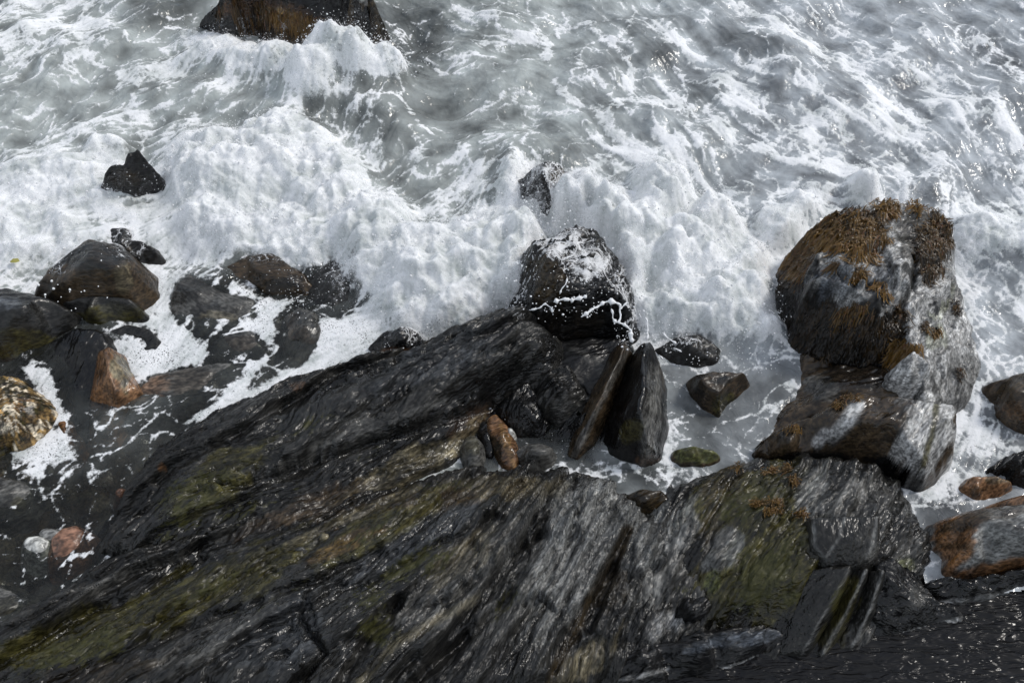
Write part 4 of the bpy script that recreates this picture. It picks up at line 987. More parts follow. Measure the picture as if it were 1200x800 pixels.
lace = 1 - np.abs(flowed(perlin(LX * 2.2, LY * 3.0, 680), 8)) * 3.6
lace2 = 1 - np.abs(flowed(perlin(LX * 5.2, LY * 6.6, 690), 5)) * 3.4
lace3 = 1 - np.abs(perlin(WX * 14 + 1.5 * fine1, WY * 14 + 1.5 * fine2, 695)) * 2.4
laceP = norm(np.maximum(np.clip(lace, -1, 1) ** 3, 0.8 * np.clip(lace2, -1, 1) ** 3) + 0.35 * lace3)
blot = norm(fbm(WX * 2.4, WY * 2.4, 6, 700, 0.6))
warm0 = sstep(600, 950, UU) * sstep(260, 180, VV)
calm = np.clip(BUB + sstep(400, 470, VV) * 0.5, 0, 1)
streak_b = norm(lic(fbm(WX * 4, WY * 4, 5, 610, 0.75), 22, 3.2))
blot2 = norm(fbm(WX * 1.1, WY * 1.5, 4, 705, 0.55))
P = norm(0.2 * streak + 0.32 * streak_b + 0.15 * fine_streak + 0.9 * laceP + 0.4 * blot + .45 * blot2)
P = norm(P + .55 * warm0 * streak_b)
P = P * (1 - calm) + calm * norm(0.6 * laceP + 0.3 * blot + 0.1 * fine_streak) * 0.65
T = (0.5 - F) * 3.2
FM = sstep(-1.3, 1.5, P - T)                   # foam cover 0..1
FM = np.clip(FM + 0.9 * sstep(.07, .22, TH) * (0.75 + 0.25 * sstep(-1.5, .5, blot)), 0, 1)

# murk: how much of the bottom the water hides
MU = np.ones(UU.shape)
for pts, m in (([(160, 330), (420, 300), (440, 400), (560, 390), (300, 480), (160, 600), (60, 760), (-300, 860), (-300, 380), (60, 360)], .22), ([(640, 395), (742, 395), (720, 470), (700, 550), (560, 552), (540, 500), (600, 440)], .25),
                ([(60, 560), (130, 560), (160, 640), (60, 720), (-300, 860), (-300, 560)], .16)):
    q = poly(pts, 18); MU = MU * (1 - q) + np.minimum(MU, m) * q
# colour of the water body: blue sky reflection painted in, then darker patches
WC = np.ones(UU.shape + (3,)) * np.array([0.335, 0.362, 0.352])
sky_tint = sstep(560, 980, UU + 120 * wn1)
WC = WC * (1 - sky_tint[..., None] * .85) + np.array([0.355, 0.38, 0.405]) * sky_tint[..., None] * .85
WC *= (1 + 0.22 * norm(blot + 0.5 * streak_b))[..., None].clip(.45, 1.8)
for (u, v, ru, rv, ang, f) in ((200, 10, 60, 30, 0, .35), (470, 30, 60, 70, 40, .35), (450, 130, 80, 60, 20, .62), (540, 130, 60, 50, 0, .75), (700, 80, 40, 40, 0, .75), (470, 220, 90, 40, 10, .8), (640, 220, 60, 60, 0, .7), (350, 150, 90, 30, 0, .85),
                             (770, 60, 60, 20, -40, .5), (880, 60, 60, 14, -35, .5), (1170, 70, 60, 14, -35, .5), (220, 460, 100, 60, 30, .5), (100, 620, 170, 100, 30, .13), (240, 480, 60, 50, 30, .4), (60, 480, 80, 60, 0, .5), (640, 470, 120, 80, 0, .08), (830, 480, 80, 70, 0, .36), (1110, 610, 40, 60, 0, .3), (720, 558, 140, 22, 0, .3), (930, 460, 60, 60, 0, .5), (1140, 450, 30, 90, 0, .7),
                             (1170, 500, 50, 60, 0, .6), (1090, 225, 30, 40, 0, .6), (820, 120, 40, 30, 0, .8), (880, 150, 30, 30, 0, .8), (780, 570, 80, 20, 0, .6), (290, 380, 150, 90, 0, .28), (60, 420, 120, 80, 0, .3), (-100, 600, 200, 200, 0, .15)):
    a2 = R(ang); du = Uw - u; dv = Vw - v
    d = np.hypot((du * math.cos(a2) - dv * math.sin(a2)) / ru, (du * math.sin(a2) + dv * math.cos(a2)) / rv)
    q = sstep(1.3, .3, d)[..., None]
    WC = WC * (1 - q * (1 - f))

# relief of the sea
sea = sstep(330, 200, VV + 0 * UU)
calmz = 1 - sstep(300, 420, VV)
Z = 0.05 * norm(fbm(WX * 0.9, WY * 0.9, 3, 720)) * (0.25 + 0.75 * calmz)
Z += (0.006 * streak_b + 0.003 * streak + 0.0018 * fine_streak) * (0.25 + 0.75 * calmz)
Z += 0.010 * np.clip(FM, 0, 1) * (0.3 + .7 * calmz)
for (u, v, ru, rv, ang, h) in ((430, 130, 80, 50, -20, .22), (620, 190, 70, 36, 0, .18), (790, 150, 90, 30, -35, .14), (560, 100, 90, 30, 10, .12), (1080, 215, 60, 30, 20, .14), (900, 60, 120, 30, -35, .1), (60, 90, 120, 30, 30, .12), (1000, 130, 120, 30, -30, .1),
                            (330, 110, 80, 40, 0, .12), (480, 40, 40, 80, 30, -.15), (1150, 100, 120, 26, -35, .1), (700, 100, 60, 40, -40, .1)):
    a2 = R(ang); du = Uw - u; dv = Vw - v
    d = np.hypot((du * math.cos(a2) - dv * math.sin(a2)) / ru, (du * math.sin(a2) + dv * math.cos(a2)) / rv)
    Z += h * np.exp(-d * d * 1.4)
bil = blur(fbm(WX * 2.6 + .4 * wn1, WY * 2.6 + .4 * wn2, 3, 740, 0.5, 2), 2.0)          # cauliflower billows
bil2 = blur(fbm(WX * 9 + .6 * fine1, WY * 9 + .6 * fine2, 3, 760, 0.55, 2), 1.2)
ragg0 = fbm(WX * 22, WY * 22, 3, 770, .7)
thm = sstep(.02, .3, TH)
bil3 = blur(fbm(WX * 5.2 + .5 * fine1, WY * 5.2 + .5 * fine2, 3, 750, 0.5, 2), 1.5)
Z += TH * (0.88 + 0.085 * norm(bil)) + thm * (0.010 * norm(bil3) + 0.005 * norm(bil2) + .004 * norm(ragg0))
ragg = fbm(WX * 18, WY * 18, 3, 780, .6)
Z += 0.005 * FM * ragg * (0.2 + calmz)
edge_fade = sstep(U0, U0 + 60, UU) * sstep(U1, U1 - 60, UU) * sstep(V0, V0 + 40, VV)
Z *= edge_fade
print('maps %.1f s' % (time.time() - T0))

# ------------------------------------------------------------------ sea mesh
gx = spaced(-6.9, 6.9, 0.0135, 170, 1.25)
gy = np.concatenate([np.arange(-3.9, 2.2, 0.0145), np.arange(2.2, 7.2, 0.0175)])
s_ = 0.0155; g2 = list(gy)
while g2[-1] < 170: s_ *= 1.25; g2.append(g2[-1] + s_)
gy = np.array(g2)
GX, GY = np.meshgrid(gx, gy)
Um, Vm = px_of(GX, GY, 0 * GX)
cu = np.clip(Um - U0, 0, U1 - U0 - 1.01); cv = np.clip(Vm - V0, 0, V1 - V0 - 1.01)
inmap = (Um > U0) & (Um < U1) & (Vm > V0) & (Vm < V1)
z = bilin(Z, cv, cu) * inmap
rh = rock_height(GX, GY)
# the water climbs a little where it wets the rock, and is left out deep inside rock and beyond the pool
keepv = (rh < z + 0.10) | (bilin(TH, cv, cu) > .03)
dry = inside(Um, Vm, [(700, 575), (745, 600), (790, 600), (850, 565), (1000, 560), (1060, 600), (1085, 690), (1130, 702), (1200, 692), (1700, 600), (1700, 1500), (-900, 1500), (-900, 1000), (0, 752), (120, 690), (200, 650), (480, 585)])
dry &= GY < 3
keepv &= ~dry
kf = keepv[:-1, :-1] & keepv[1:, :-1] & keepv[:-1, 1:] & keepv[1:, 1:]
used = np.zeros(GX.shape, bool)
used[:-1, :-1] |= kf; used[1:, :-1] |= kf; used[:-1, 1:] |= kf; used[1:, 1:] |= kf
idx = np.full(GX.shape, -1); idx[used] = np.arange(used.sum())
co = np.stack([GX[used], GY[used], z[used]], -1)
cvu, cuu = cv[used], cu[used]
aF = bilin(FM, cvu, cuu); aM = bilin(MU, cvu, cuu); aT = bilin(TH, cvu, cuu); aB = bilin(np.clip(BUB, 0, 1), cvu, cuu)
aC = bilin(WC, cvu, cuu)
DN = np.clip(0.76 + 0.13 * norm(blot + .5 * norm(bil)) + 0.12 * streak_b + 0.07 * fine_streak + 0.06 * norm(bil2), 0.15, 1)
aD = bilin(DN, cvu, cuu)
far = ~inmap[used]
if far.any():
    fx, fy = co[far, 0], co[far, 1]
    aF[far] = sstep(-.1, .5, fbm(fx * 1.1, fy * 2.2, 5, 900)) * .8
    aC[far] = np.array([0.24, 0.255, 0.25]); aM[far] = 1; aT[far] = 0


def water_material():
    s = NT('sea_water_and_foam')
    cf, cm, cth, cb, cc = s.attr('foam'), s.attr('murk'), s.attr('thick'), s.attr('bubble'), s.attr('wcol')
    tc = s.n('TexCoord')
    n1 = s.noise(tc, 'Object', 24, 2.2, 0.62)
    n2 = s.noise(tc, 'Object', 60, 1, 0.6)
    vor = s.n('TexVoronoi', i_Scale=34.0); s.l(tc, 'Object', vor, 'Vector')
    vor2 = s.n('TexVoronoi', i_Scale=75.0); s.l(tc, 'Object', vor2, 'Vector')
    # foam cover roughened at its edge
    a = s.math('MULTIPLY', (s.math('SUBTRACT', (n1, 'Fac'), 0.5), 'Value'), 1.1)
    b = s.math('MULTIPLY', (s.math('SUBTRACT', (n2, 'Fac'), 0.5), 'Value'), 0.5)
    f = s.math('ADD', (cf, 'Fac'), (a, 'Value')); f = s.math('ADD', (f, 'Value'), (b, 'Value'))
    fm = s.ramp((f, 'Value'), 0.28, 0.92)
    # pinholes of dark water in the bubble raft
    h1 = s.ramp((vor, 'Distance'), 0.16, 0.30); h2 = s.ramp((vor2, 'Distance'), 0.15, 0.32)
    hole = s.math('MULTIPLY', (h1, 'Result'), (h2, 'Result'))
    bn_ = s.noise(tc, 'Object', 3.2, 3, .6)
    cbm = s.math('MULTIPLY', (cb, 'Fac'), (s.ramp((bn_, 'Fac'), .42, .62, .15, 1), 'Result'))
    hb = s.mix((cbm, 'Value'), (1, 1, 1), (hole, 'Value'))
    hbm = s.math('MULTIPLY', (fm, 'Result'), (hb, 'Result'))
    cd = s.attr('dens')
    dd = s.math('ADD', (cd, 'Fac'), (s.math('MULTIPLY', (s.math('SUBTRACT', (n1, 'Fac'), .5), 'Value'), .5), 'Value'), True)
    tint = s.mix((dd, 'Value'), (0.36, 0.40, 0.385), (0.86, 0.87, 0.88))
    s.p.inputs['Subsurface Weight'].default_value = 0.6
    s.p.inputs['Subsurface Radius'].default_value = (1, 1, 1)
    s.p.inputs['Subsurface Scale'].default_value = 0.035
    s.t.links.new(tint.outputs['Result'], s.p.inputs['Base Color'])
    s.p.inputs['Roughness'].default_value = 0.75
    s.p.inputs['Specular IOR Level'].default_value = 0.25
    # water body: murky scattering water, clearer where shallow
    wb = s.n('BsdfPrincipled'); s.l(cc, 'Color', wb, 'Base Color'); wb.inputs['Roughness'].default_value = 0.10
    wb.inputs['IOR'].default_value = 1.33
    tr = s.n('BsdfTransparent'); tr.inputs['Color'].default_value = (0.72, 0.74, 0.70, 1)
    gl = s.n('BsdfGlossy'); gl.inputs['Roughness'].default_value = 0.06
    fr = s.n('Fresnel', i_IOR=1.33)
    clear = s.n('MixShader'); s.l(fr, 'Fac', clear, 'Fac'); s.l(tr, 'BSDF', clear, 1); s.l(gl, 'BSDF', clear, 2)
    body = s.n('MixShader')
    mn = s.noise(tc, 'Object', 3.5, 5, .6)
    mk = s.math('ADD', (cm, 'Fac'), (s.math('MULTIPLY', (s.math('SUBTRACT', (mn, 'Fac'), .5), 'Value'), .5), 'Value'), True)
    s.l(mk, 'Value', body, 'Fac'); s.l(clear, 'Shader', body, 1); s.l(wb, 'BSDF', body, 2)
    fin = s.n('MixShader'); s.l(hbm, 'Value', fin, 'Fac'); s.l(body, 'Shader', fin, 1); s.l(s.p, 'BSDF', fin, 2)
    s.l(fin, 'Shader', s.out, 'Surface')
    # relief
    hh = s.math('MULTIPLY', (fm, 'Result'), 0.5)
    hh = s.math('ADD', (hh, 'Value'), (s.math('MULTIPLY', (n1, 'Fac'), 0.9), 'Value'))
    bp = s.n('Bump', i_Strength=0.6, i_Distance=0.02); s.l(hh, 'Value', bp, 'Height'); s.l(bp, 'Normal', s.p, 'Normal')
    wv = s.noise(tc, 'Object', 8, 2.5, .55, 1.2)
    bw = s.n('Bump', i_Strength=0.5, i_Distance=0.03); s.l(wv, 'Fac', bw, 'Height')
    for q in (wb, gl, fr): s.l(bw, 'Normal', q, 'Normal')
    return s.m


M_SEA = water_material()
o = make_mesh('sea', co, grid_faces(kf, idx), M_SEA, attrs=dict(foam=aF, murk=aM, thick=aT, bubble=aB, wcol=aC, dens=aD))
tag(o, kind='structure')
print('sea', len(co), 'verts %.1f s' % (time.time() - T0))

# ------------------------------------------------------------------ black pool at the bottom right
gx = np.arange(-0.6, 9, 0.045); gy = np.arange(-6.5, -1.7, 0.045)
GX, GY = np.meshgrid(gx, gy)
pz = -0.03 + 0.003 * fbm(GX * 2.5, GY * 5, 4, 820)
s = NT('dark_pool_water')
s.p.inputs['Base Color'].default_value = (0.006, 0.006, 0.0065, 1); s.p.inputs['Roughness'].default_value = 0.2; s.p.inputs['IOR'].default_value = 1.33
tcn = s.n('TexCoord'); mp = s.n('Mapping'); mp.inputs['Scale'].default_value = (1, 3.6, 1); s.l(tcn, 'Object', mp, 'Vector')
n1 = s.noise(mp, 'Vector', 4.5, 2, .55, .8); bw = s.n('Bump', i_Strength=.75, i_Distance=.05); s.l(n1, 'Fac', bw, 'Height'); s.l(bw, 'Normal', s.p, 'Normal')
Up_, Vp_ = px_of(GX, GY, pz)
kv = (Vp_ > 640) & (Up_ > 560)
kf = kv[:-1, :-1] & kv[1:, 1:] & kv[:-1, 1:] & kv[1:, :-1]
used = np.zeros(GX.shape, bool); used[:-1, :-1] |= kf; used[1:, :-1] |= kf; used[:-1, 1:] |= kf; used[1:, 1:] |= kf
idx = np.full(GX.shape, -1); idx[used] = np.arange(used.sum())
o = make_mesh('pool_water', np.stack([GX[used], GY[used], pz[used]], -1), grid_faces(kf, idx), s.m)
tag(o, kind='structure')


# ------------------------------------------------------------------ veils of spray hanging over the white water: three thin layers of torn mist
def veil_material(k):
    s = NT('spray_veil')
    s.t.nodes.remove(s.p)
    cf, tc = s.attr('cover'), s.n('TexCoord')
    mp = s.n('Mapping'); mp.inputs['Location'].default_value = (k * 3.1, k * 1.7, 0); s.l(tc, 'Object', mp, 'Vector')
    a = s.noise(mp, 'Vector', 7, 10, .78, .8); b = s.noise(mp, 'Vector', 45, 4, .75)
    q = s.math('ADD', (s.math('MULTIPLY', (a, 'Fac'), 1.0), 'Value'), (s.math('MULTIPLY', (b, 'Fac'), .75), 'Value'))
    q = s.math('ADD', (q, 'Value'), (s.math('MULTIPLY', (cf, 'Fac'), .38), 'Value'))
    al = s.ramp((q, 'Value'), 1.04, 1.40, 0, .75)
    al = s.math('MULTIPLY', (al, 'Result'), (s.ramp((cf, 'Fac'), 0, .25), 'Result'))
    d = s.n('BsdfDiffuse'); d.inputs['Color'].default_value = (.86, .87, .88, 1)
    tl = s.n('BsdfTranslucent'); tl.inputs['Color'].default_value = (.86, .87, .88, 1)
    dm = s.n('MixShader'); dm.inputs['Fac'].default_value = .45; s.l(d, 'BSDF', dm, 1); s.l(tl, 'BSDF', dm, 2)
    tr = s.n('BsdfTransparent'); m = s.n('MixShader'); s.l(al, 'Value', m, 'Fac'); s.l(tr, 'BSDF', m, 1); s.l(dm, 'Shader', m, 2)
    s.l(m, 'Shader', s.out, 'Surface')
    return s.m


VC = np.zeros(UU.shape)
for (u, v, ru, rv, c) in ((655, 300, 70, 46, .55), (690, 260, 50, 30, .8), (620, 260, 50, 40, .8), (645, 235, 50, 40, .45), (600, 350, 40, 40, .6), (740, 340, 30, 50, .8), (150, 250, 60, 30, .5), (160, 205, 40, 40, .25), (50, 300, 90, 30, .6), (340, 300, 100, 30, .5), (410, 340, 60, 40, .55),
                       (460, 395, 60, 26, .5), (900, 350, 50, 60, .5), (870, 410, 70, 30, .5), (800, 395, 50, 22, .6), (1130, 300, 50, 40, .5), (960, 250, 50, 20, .5), (1060, 236, 60, 20, .5), (300, 50, 90, 20, .5), (420, 60, 50, 20, .5), (240, 310, 70, 16, .5)):
    d = np.hypot((Uw - u) / ru, (Vw - v) / rv)
    VC = np.maximum(VC, c * sstep(1.2, .2, d))
tb = sstep(.02, .3, blur(TH, 10))
VC = blur(np.maximum(VC, tb * (1.0 - .62 * sstep(.5, 1.0, tb))), 5)
for k, (dz, sc_) in enumerate(((.035, 1.0), (.09, .8))):
    gx = np.arange(-8.5, 8.5, 0.035); gy = np.arange(-1.2, 7.0, 0.035)
    GX, GY = np.meshgrid(gx, gy)
    Um, Vm = px_of(GX, GY, 0 * GX)
    cu = np.clip(Um - U0, 0, U1 - U0 - 1.01); cv = np.clip(Vm - V0, 0, V1 - V0 - 1.01)
    rz = np.clip(blur(rock_height(GX, GY), 1.5), -1, 1)
    zz = np.maximum(bilin(Z, cv, cu), rz * (bilin(VC, cv, cu) > .05)) + dz + dz * .8 * fbm(GX * 2.1, GY * 2.1, 4, 860 + k * 10)
    # over a rock the veil is the thin film of thrown water that clings above it
    cov = bilin(VC, cv, cu) * sc_
    kv = cov > .02
    kf = kv[:-1, :-1] & kv[1:, 1:] & kv[:-1, 1:] & kv[1:, :-1]
    used = np.zeros(GX.shape, bool); used[:-1, :-1] |= kf; used[1:, :-1] |= kf; used[:-1, 1:] |= kf; used[1:, 1:] |= kf
    idx = np.full(GX.shape, -1); idx[used] = np.arange(used.sum())
    o = make_mesh('spray_mist', np.stack([GX[used], GY[used], zz[used]], -1), grid_faces(kf, idx), veil_material(k), attrs=dict(cover=cov[used]))
    tag(o, kind='stuff')

# nets of water thrown over dark rock: strands that meet in cells, hugging the stone
s = NT('spray_net'); s.t.nodes.remove(s.p)
cf, tc = s.attr('cover'), s.n('TexCoord')
wn = s.noise(tc, 'Object', 5, 4, .6)
ad = s.n('VectorMath', operation='MULTIPLY_ADD'); s.t.links.new(wn.outputs['Color'], ad.inputs[0]); ad.inputs[1].default_value = (.25, .25, .25); s.t.links.new(tc.outputs['Object'], ad.inputs[2])
al = None
for sc_, th_ in ((5.0, .05), (12.0, .06)):
    vo = s.n('TexVoronoi', i_Scale=sc_, feature='DISTANCE_TO_EDGE'); s.l(ad, 'Vector', vo, 'Vector')
    r_ = s.ramp((vo, 'Distance'), th_, th_ * .3)
    al = r_ if al is None else s.math('MAXIMUM', (al, 'Result'), (s.math('MULTIPLY', (r_, 'Result'), .8), 'Value'))
pn = s.noise(tc, 'Object', 6, 8, .75, .6)
q = s.math('ADD', (pn, 'Fac'), (s.math('MULTIPLY', (cf, 'Fac'), .42), 'Value'))
g1 = s.ramp((q, 'Value'), .66, .80, 0, .8)
film = s.ramp((q, 'Value'), .78, .98, 0, .8)
a2_ = s.math('MAXIMUM', (s.math('MULTIPLY', (al, 'Value'), (g1, 'Result')), 'Value'), (film, 'Result'))
a2_ = s.math('MULTIPLY', (a2_, 'Value'), (s.ramp((cf, 'Fac'), .05, .3), 'Result'))
d = s.n('BsdfDiffuse'); d.inputs['Color'].default_value = (.85, .86, .87, 1)
tr = s.n('BsdfTransparent'); m = s.n('MixShader'); s.l(a2_, 'Value', m, 'Fac'); s.l(tr, 'BSDF', m, 1); s.l(d, 'BSDF', m, 2); s.l(m, 'Shader', s.out, 'Surface')
M_NET = s.m
for (u0, v0, u1, v1, zz0, blobs) in (
    (585, 255, 760, 410, 0, [(655, 285, 50, 30, 1), (690, 305, 40, 36, .9), (615, 320, 26, 34, .8), (725, 340, 20, 40, .8), (605, 350, 26, 26, .6), (740, 375, 12, 30, .7)]),
    (590, 165, 710, 275, 0, [(645, 215, 44, 50, .85), (660, 200, 30, 20, .6)]),
    (95, 160, 205, 260, 0, [(175, 205, 16, 14, .8), (140, 232, 40, 16, .5), (120, 210, 14, 20, .6)]),
    (110, 250, 200, 320, 0, [(150, 280, 40, 30, .6)]),
    (30, 260, 165, 350, 0, [(60, 312, 26, 14, .55), (112, 276, 26, 7, .5)]),
    (350, 290, 500, 425, 0, [(400, 318, 30, 26, .5), (480, 392, 30, 18, .55)]),
    (230, 285, 372, 360, 0, [(300, 300, 40, 8, .5)]),
    (760, 385, 850, 440, 0, [(800, 400, 40, 16, .6)]),
    (236, -10, 440, 75, 0, [(270, 26, 40, 14, .7), (330, 46, 40, 10, .5), (380, 56, 30, 10, .6), (415, 46, 20, 8, .6)]),
):
    xs, ys, _ = at(np.array([u0, u1, u0, u1]), np.array([v0, v0, v1, v1]), .3)
    gx = np.arange(xs.min() - .2, xs.max() + .2, .016); gy = np.arange(ys.min() - .6, ys.max() + .6, .016)
    GX, GY = np.meshgrid(gx, gy)
    rz = rock_height(GX, GY)
    Um, Vm = px_of(GX, GY, 0 * GX); sz = bilin(Z, np.clip(Vm - V0, 0, V1 - V0 - 1.01), np.clip(Um - U0, 0, U1 - U0 - 1.01))
    zz = blur(np.maximum(rz, sz), 1.2) + .012 + .006 * fbm(GX * 9, GY * 9, 3, 990)
    Ur, Vr = px_of(GX, GY, zz)
    cov = np.zeros(GX.shape)
    for (u, v, ru, rv, c) in blobs: cov = np.maximum(cov, c * sstep(1.3, .3, np.hypot((Ur - u) / ru, (Vr - v) / rv)))
    kv = (cov > .02) & (rz > sz - .12)
    kf = kv[:-1, :-1] & kv[1:, 1:] & kv[:-1, 1:] & kv[1:, :-1]
    if not kf.any(): continue
    used = np.zeros(GX.shape, bool); used[:-1, :-1] |= kf; used[1:, :-1] |= kf; used[:-1, 1:] |= kf; used[1:, 1:] |= kf
    idx = np.full(GX.shape, -1); idx[used] = np.arange(used.sum())
    o = make_mesh('spray_film', np.stack([GX[used], GY[used], zz[used]], -1), grid_faces(kf, idx), M_NET, attrs=dict(cover=cov[used]))
    tag(o, kind='stuff')

# ------------------------------------------------------------------ seaweed
def weed_material():
    s = NT('wet_brown_seaweed')
    c = s.attr('col'); s.l(c, 'Color', s.p, 'Base Color'); s.p.inputs['Roughness'].default_value = 0.38
    s.p.inputs['Specular IOR Level'].default_value = 0.35
    return s.m


M_WEED = weed_material()


def weed(name, parent, spots, per_m2=900, length=(.07, .2), width=(.003, .006), seed=0, down=(0.0, -1.0), extra=()):
    """forking ribbons that follow the rock's surface"""
    rr = np.random.RandomState(seed)
    pu, pv, cols, tdx, tdy = [], [], [], [], []
    for (u, v, ru, rv, ang, n, tone) in spots:
        nt_ = max(3, n // 22)                       # tufts, each a fan of fronds from one holdfast
        q = rr.rand(nt_, 2); rad = np.sqrt(q[:, 0]); th = q[:, 1] * 2 * np.pi
        e1, e2 = rad * np.cos(th) * ru, rad * np.sin(th) * rv
        a = R(ang)
        cu_ = u + e1 * math.cos(a) + e2 * math.sin(a); cv_ = v - e1 * math.sin(a) + e2 * math.cos(a)
        k = rr.randint(0, nt_, n)
        tt_ = np.clip(tone + rr.randn(nt_) * .2 * (.3 + tone), 0, 1); ta = rr.randn(nt_, 2) * .5
        pu.append(cu_[k] + rr.randn(n) * 2.2); pv.append(cv_[k] + rr.randn(n) * 1.6); cols.append(tt_[k]); tdx.append(ta[k, 0]); tdy.append(ta[k, 1])
    tdx = np.concatenate(tdx); tdy = np.concatenate(tdy)
    pu = np.concatenate(pu); pv = np.concatenate(pv); tone = np.concatenate(cols)
    # the point of the rock seen at that pixel: march down the view ray
    z = np.full(pu.shape, 1.5); hit = np.zeros(pu.shape, bool)
    for k in range(170):
        x, y, _ = at(pu, pv, z)
        h = rock_height(x, y)
        hit |= h >= z
        z = np.where(hit, z, z - .01)
    x, y, _ = at(pu, pv, z)
    ok = hit & (z > -0.05)
    x, y, tone, tdx, tdy = x[ok], y[ok], tone[ok], tdx[ok], tdy[ok]
    n = len(x)
    L = rr.uniform(length[0], length[1], n); W = rr.uniform(width[0], width[1], n)
    e = .04
    gxx = (rock_height(x + e, y) - rock_height(x - e, y)) / (2 * e); gyy = (rock_height(x, y + e) - rock_height(x, y - e)) / (2 * e)
    cl = fbm(x * 5, y * 5, 3, seed + 700)
    dx = -np.clip(gxx, -2, 2) + down[0] + rr.randn(n) * .3 + .6 * cl + tdx; dy = -np.clip(gyy, -2, 2) + down[1] * .6 + rr.randn(n) * .3 + tdy + .6 * fbm(x * 5, y * 5, 3, seed + 720)
    m = np.hypot(dx, dy) + 1e-6; dx /= m; dy /= m
    K_ = 6
    lift = rr.uniform(.006, .035, n) * (1 + 1.2 * tone)
    X, Y = x.copy(), y.copy(); rows = []
    zprev = None
    for k in range(K_ + 1):
        h = rock_height(X, Y); h = np.where(h < -0.3, -0.3, h)
        zz = h + lift * math.sin(min(1, (k + .4) / K_ * 1.3) * math.pi * .8) + .004
        w = W * (1.0 if k < K_ else .35) * (0.7 + .5 * math.sin(k / K_ * math.pi))
        tw = rr.randn(n) * .25
        rows.append((X.copy(), Y.copy(), zz, w, -dy, dx, tw))
        slope = np.abs(h - zprev) if zprev is not None else 0 * h
        zprev = h
        stp = L / K_ / (1 + slope * 30)
        dx2 = dx + rr.randn(n) * .22; dy2 = dy + rr.randn(n) * .22
        m = np.hypot(dx2, dy2); dx, dy = dx2 / m, dy2 / m
        X = X + dx * stp; Y = Y + dy * stp
    co = []
    for (a, b, c, w, nx, ny, tw) in rows:
        co.append(np.stack([a - nx * w, b - ny * w, c - tw * w], -1)); co.append(np.stack([a + nx * w, b + ny * w, c + tw * w], -1))
    co = np.stack(co, 1)            # n, 2(K+1), 3
    nv = co.shape[1]
    base = (np.arange(n) * nv)[:, None, None]
    f = np.array([[2 * k, 2 * k + 1, 2 * k + 3, 2 * k + 2] for k in range(K_)])[None]
    faces = (base + f).reshape(-1, 4)
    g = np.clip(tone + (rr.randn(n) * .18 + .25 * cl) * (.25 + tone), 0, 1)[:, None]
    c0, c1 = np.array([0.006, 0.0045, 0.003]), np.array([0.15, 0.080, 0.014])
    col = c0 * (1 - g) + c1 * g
    red = (rr.rand(n) < .10 * (tone > .2))[:, None]
    col = np.where(red, col * .5 + np.array([0.07, 0.025, 0.01]), col)
    col = np.repeat(col, nv, 0) * np.tile(np.linspace(.7, 1.2, nv), n)[:, None]
    co = co.reshape(-1, 3)
    if parent is not None:
        o = make_mesh(name, co - np.array(parent.location)[None], faces, M_WEED, parent=parent, attrs=dict(col=col))
    else:
        o = make_mesh(name, co, faces, M_WEED, attrs=dict(col=col), origin=co.mean(0))
    o['kind'] = 'stuff'
    return o


byname = lambda n, k=0: [o for o in C.objects if o.name.split('.')[0] == n][k]
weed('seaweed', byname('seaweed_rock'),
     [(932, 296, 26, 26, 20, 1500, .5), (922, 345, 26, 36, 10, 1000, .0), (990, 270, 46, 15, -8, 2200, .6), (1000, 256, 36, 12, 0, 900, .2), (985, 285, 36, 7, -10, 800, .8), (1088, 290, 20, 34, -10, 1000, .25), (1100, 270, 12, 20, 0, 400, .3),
      (980, 385, 40, 22, 0, 800, .0), (1000, 364, 20, 6, 20, 200, .5), (1035, 372, 26, 10, 0, 400, .1), (1030, 388, 34, 12, 0, 700, .05), (950, 368, 34, 20, 0, 900, .0), (1040, 245, 14, 7, 0, 400, .7),  # near-black fronds paint the shade on the rock's front
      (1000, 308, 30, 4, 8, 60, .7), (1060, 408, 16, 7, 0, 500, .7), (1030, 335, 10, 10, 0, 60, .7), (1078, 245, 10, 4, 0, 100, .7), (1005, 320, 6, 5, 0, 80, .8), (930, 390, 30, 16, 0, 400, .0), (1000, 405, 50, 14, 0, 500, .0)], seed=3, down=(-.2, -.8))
weed('seaweed', byname('pale_slab'), [(1084, 384, 6, 5, 0, 60, .3), (1098, 392, 8, 3, -40, 70, .7), (1118, 362, 4, 6, 0, 60, .25), (1122, 437, 4, 6, 0, 50, .1)], seed=4, length=(.03, .09))
weed('seaweed', byname('bedrock_outcrop'), [(902, 592, 20, 9, 10, 220, .9), (925, 560, 10, 4, 0, 100, .7), (935, 606, 8, 3, 0, 70, .9), (880, 552, 30, 4, -5, 100, .7), (920, 552, 12, 3, 0, 80, .8)], seed=5, length=(.03, .08), width=(.002, .004))
weed('seaweed', byname('overhanging_slab'), [(990, 470, 14, 6, 10, 240, .7), (925, 502, 8, 3, 0, 90, .7), (893, 512, 6, 12, 0, 120, .2)], seed=6, length=(.03, .08), width=(.002, .004))
weed('seaweed', byname('weedy_boulder'), [(352, 26, 36, 8, -15, 700, .7), (290, 12, 40, 6, 0, 500, .35), (375, 44, 26, 8, -35, 500, .4), (325, 35, 44, 8, -25, 700, .15)], seed=7, length=(.06, .22))
print('weed %.1f s' % (time.time() - T0))

# ------------------------------------------------------------------ spray: drops and strings of white water
def foam_white():
    s = NT('white_spray'); s.p.inputs['Base Color'].default_value = (.82, .83, .84, 1); s.p.inputs['Roughness'].default_value = .35
    s.p.inputs['Subsurface Weight'].default_value = 0.0
    return s.m


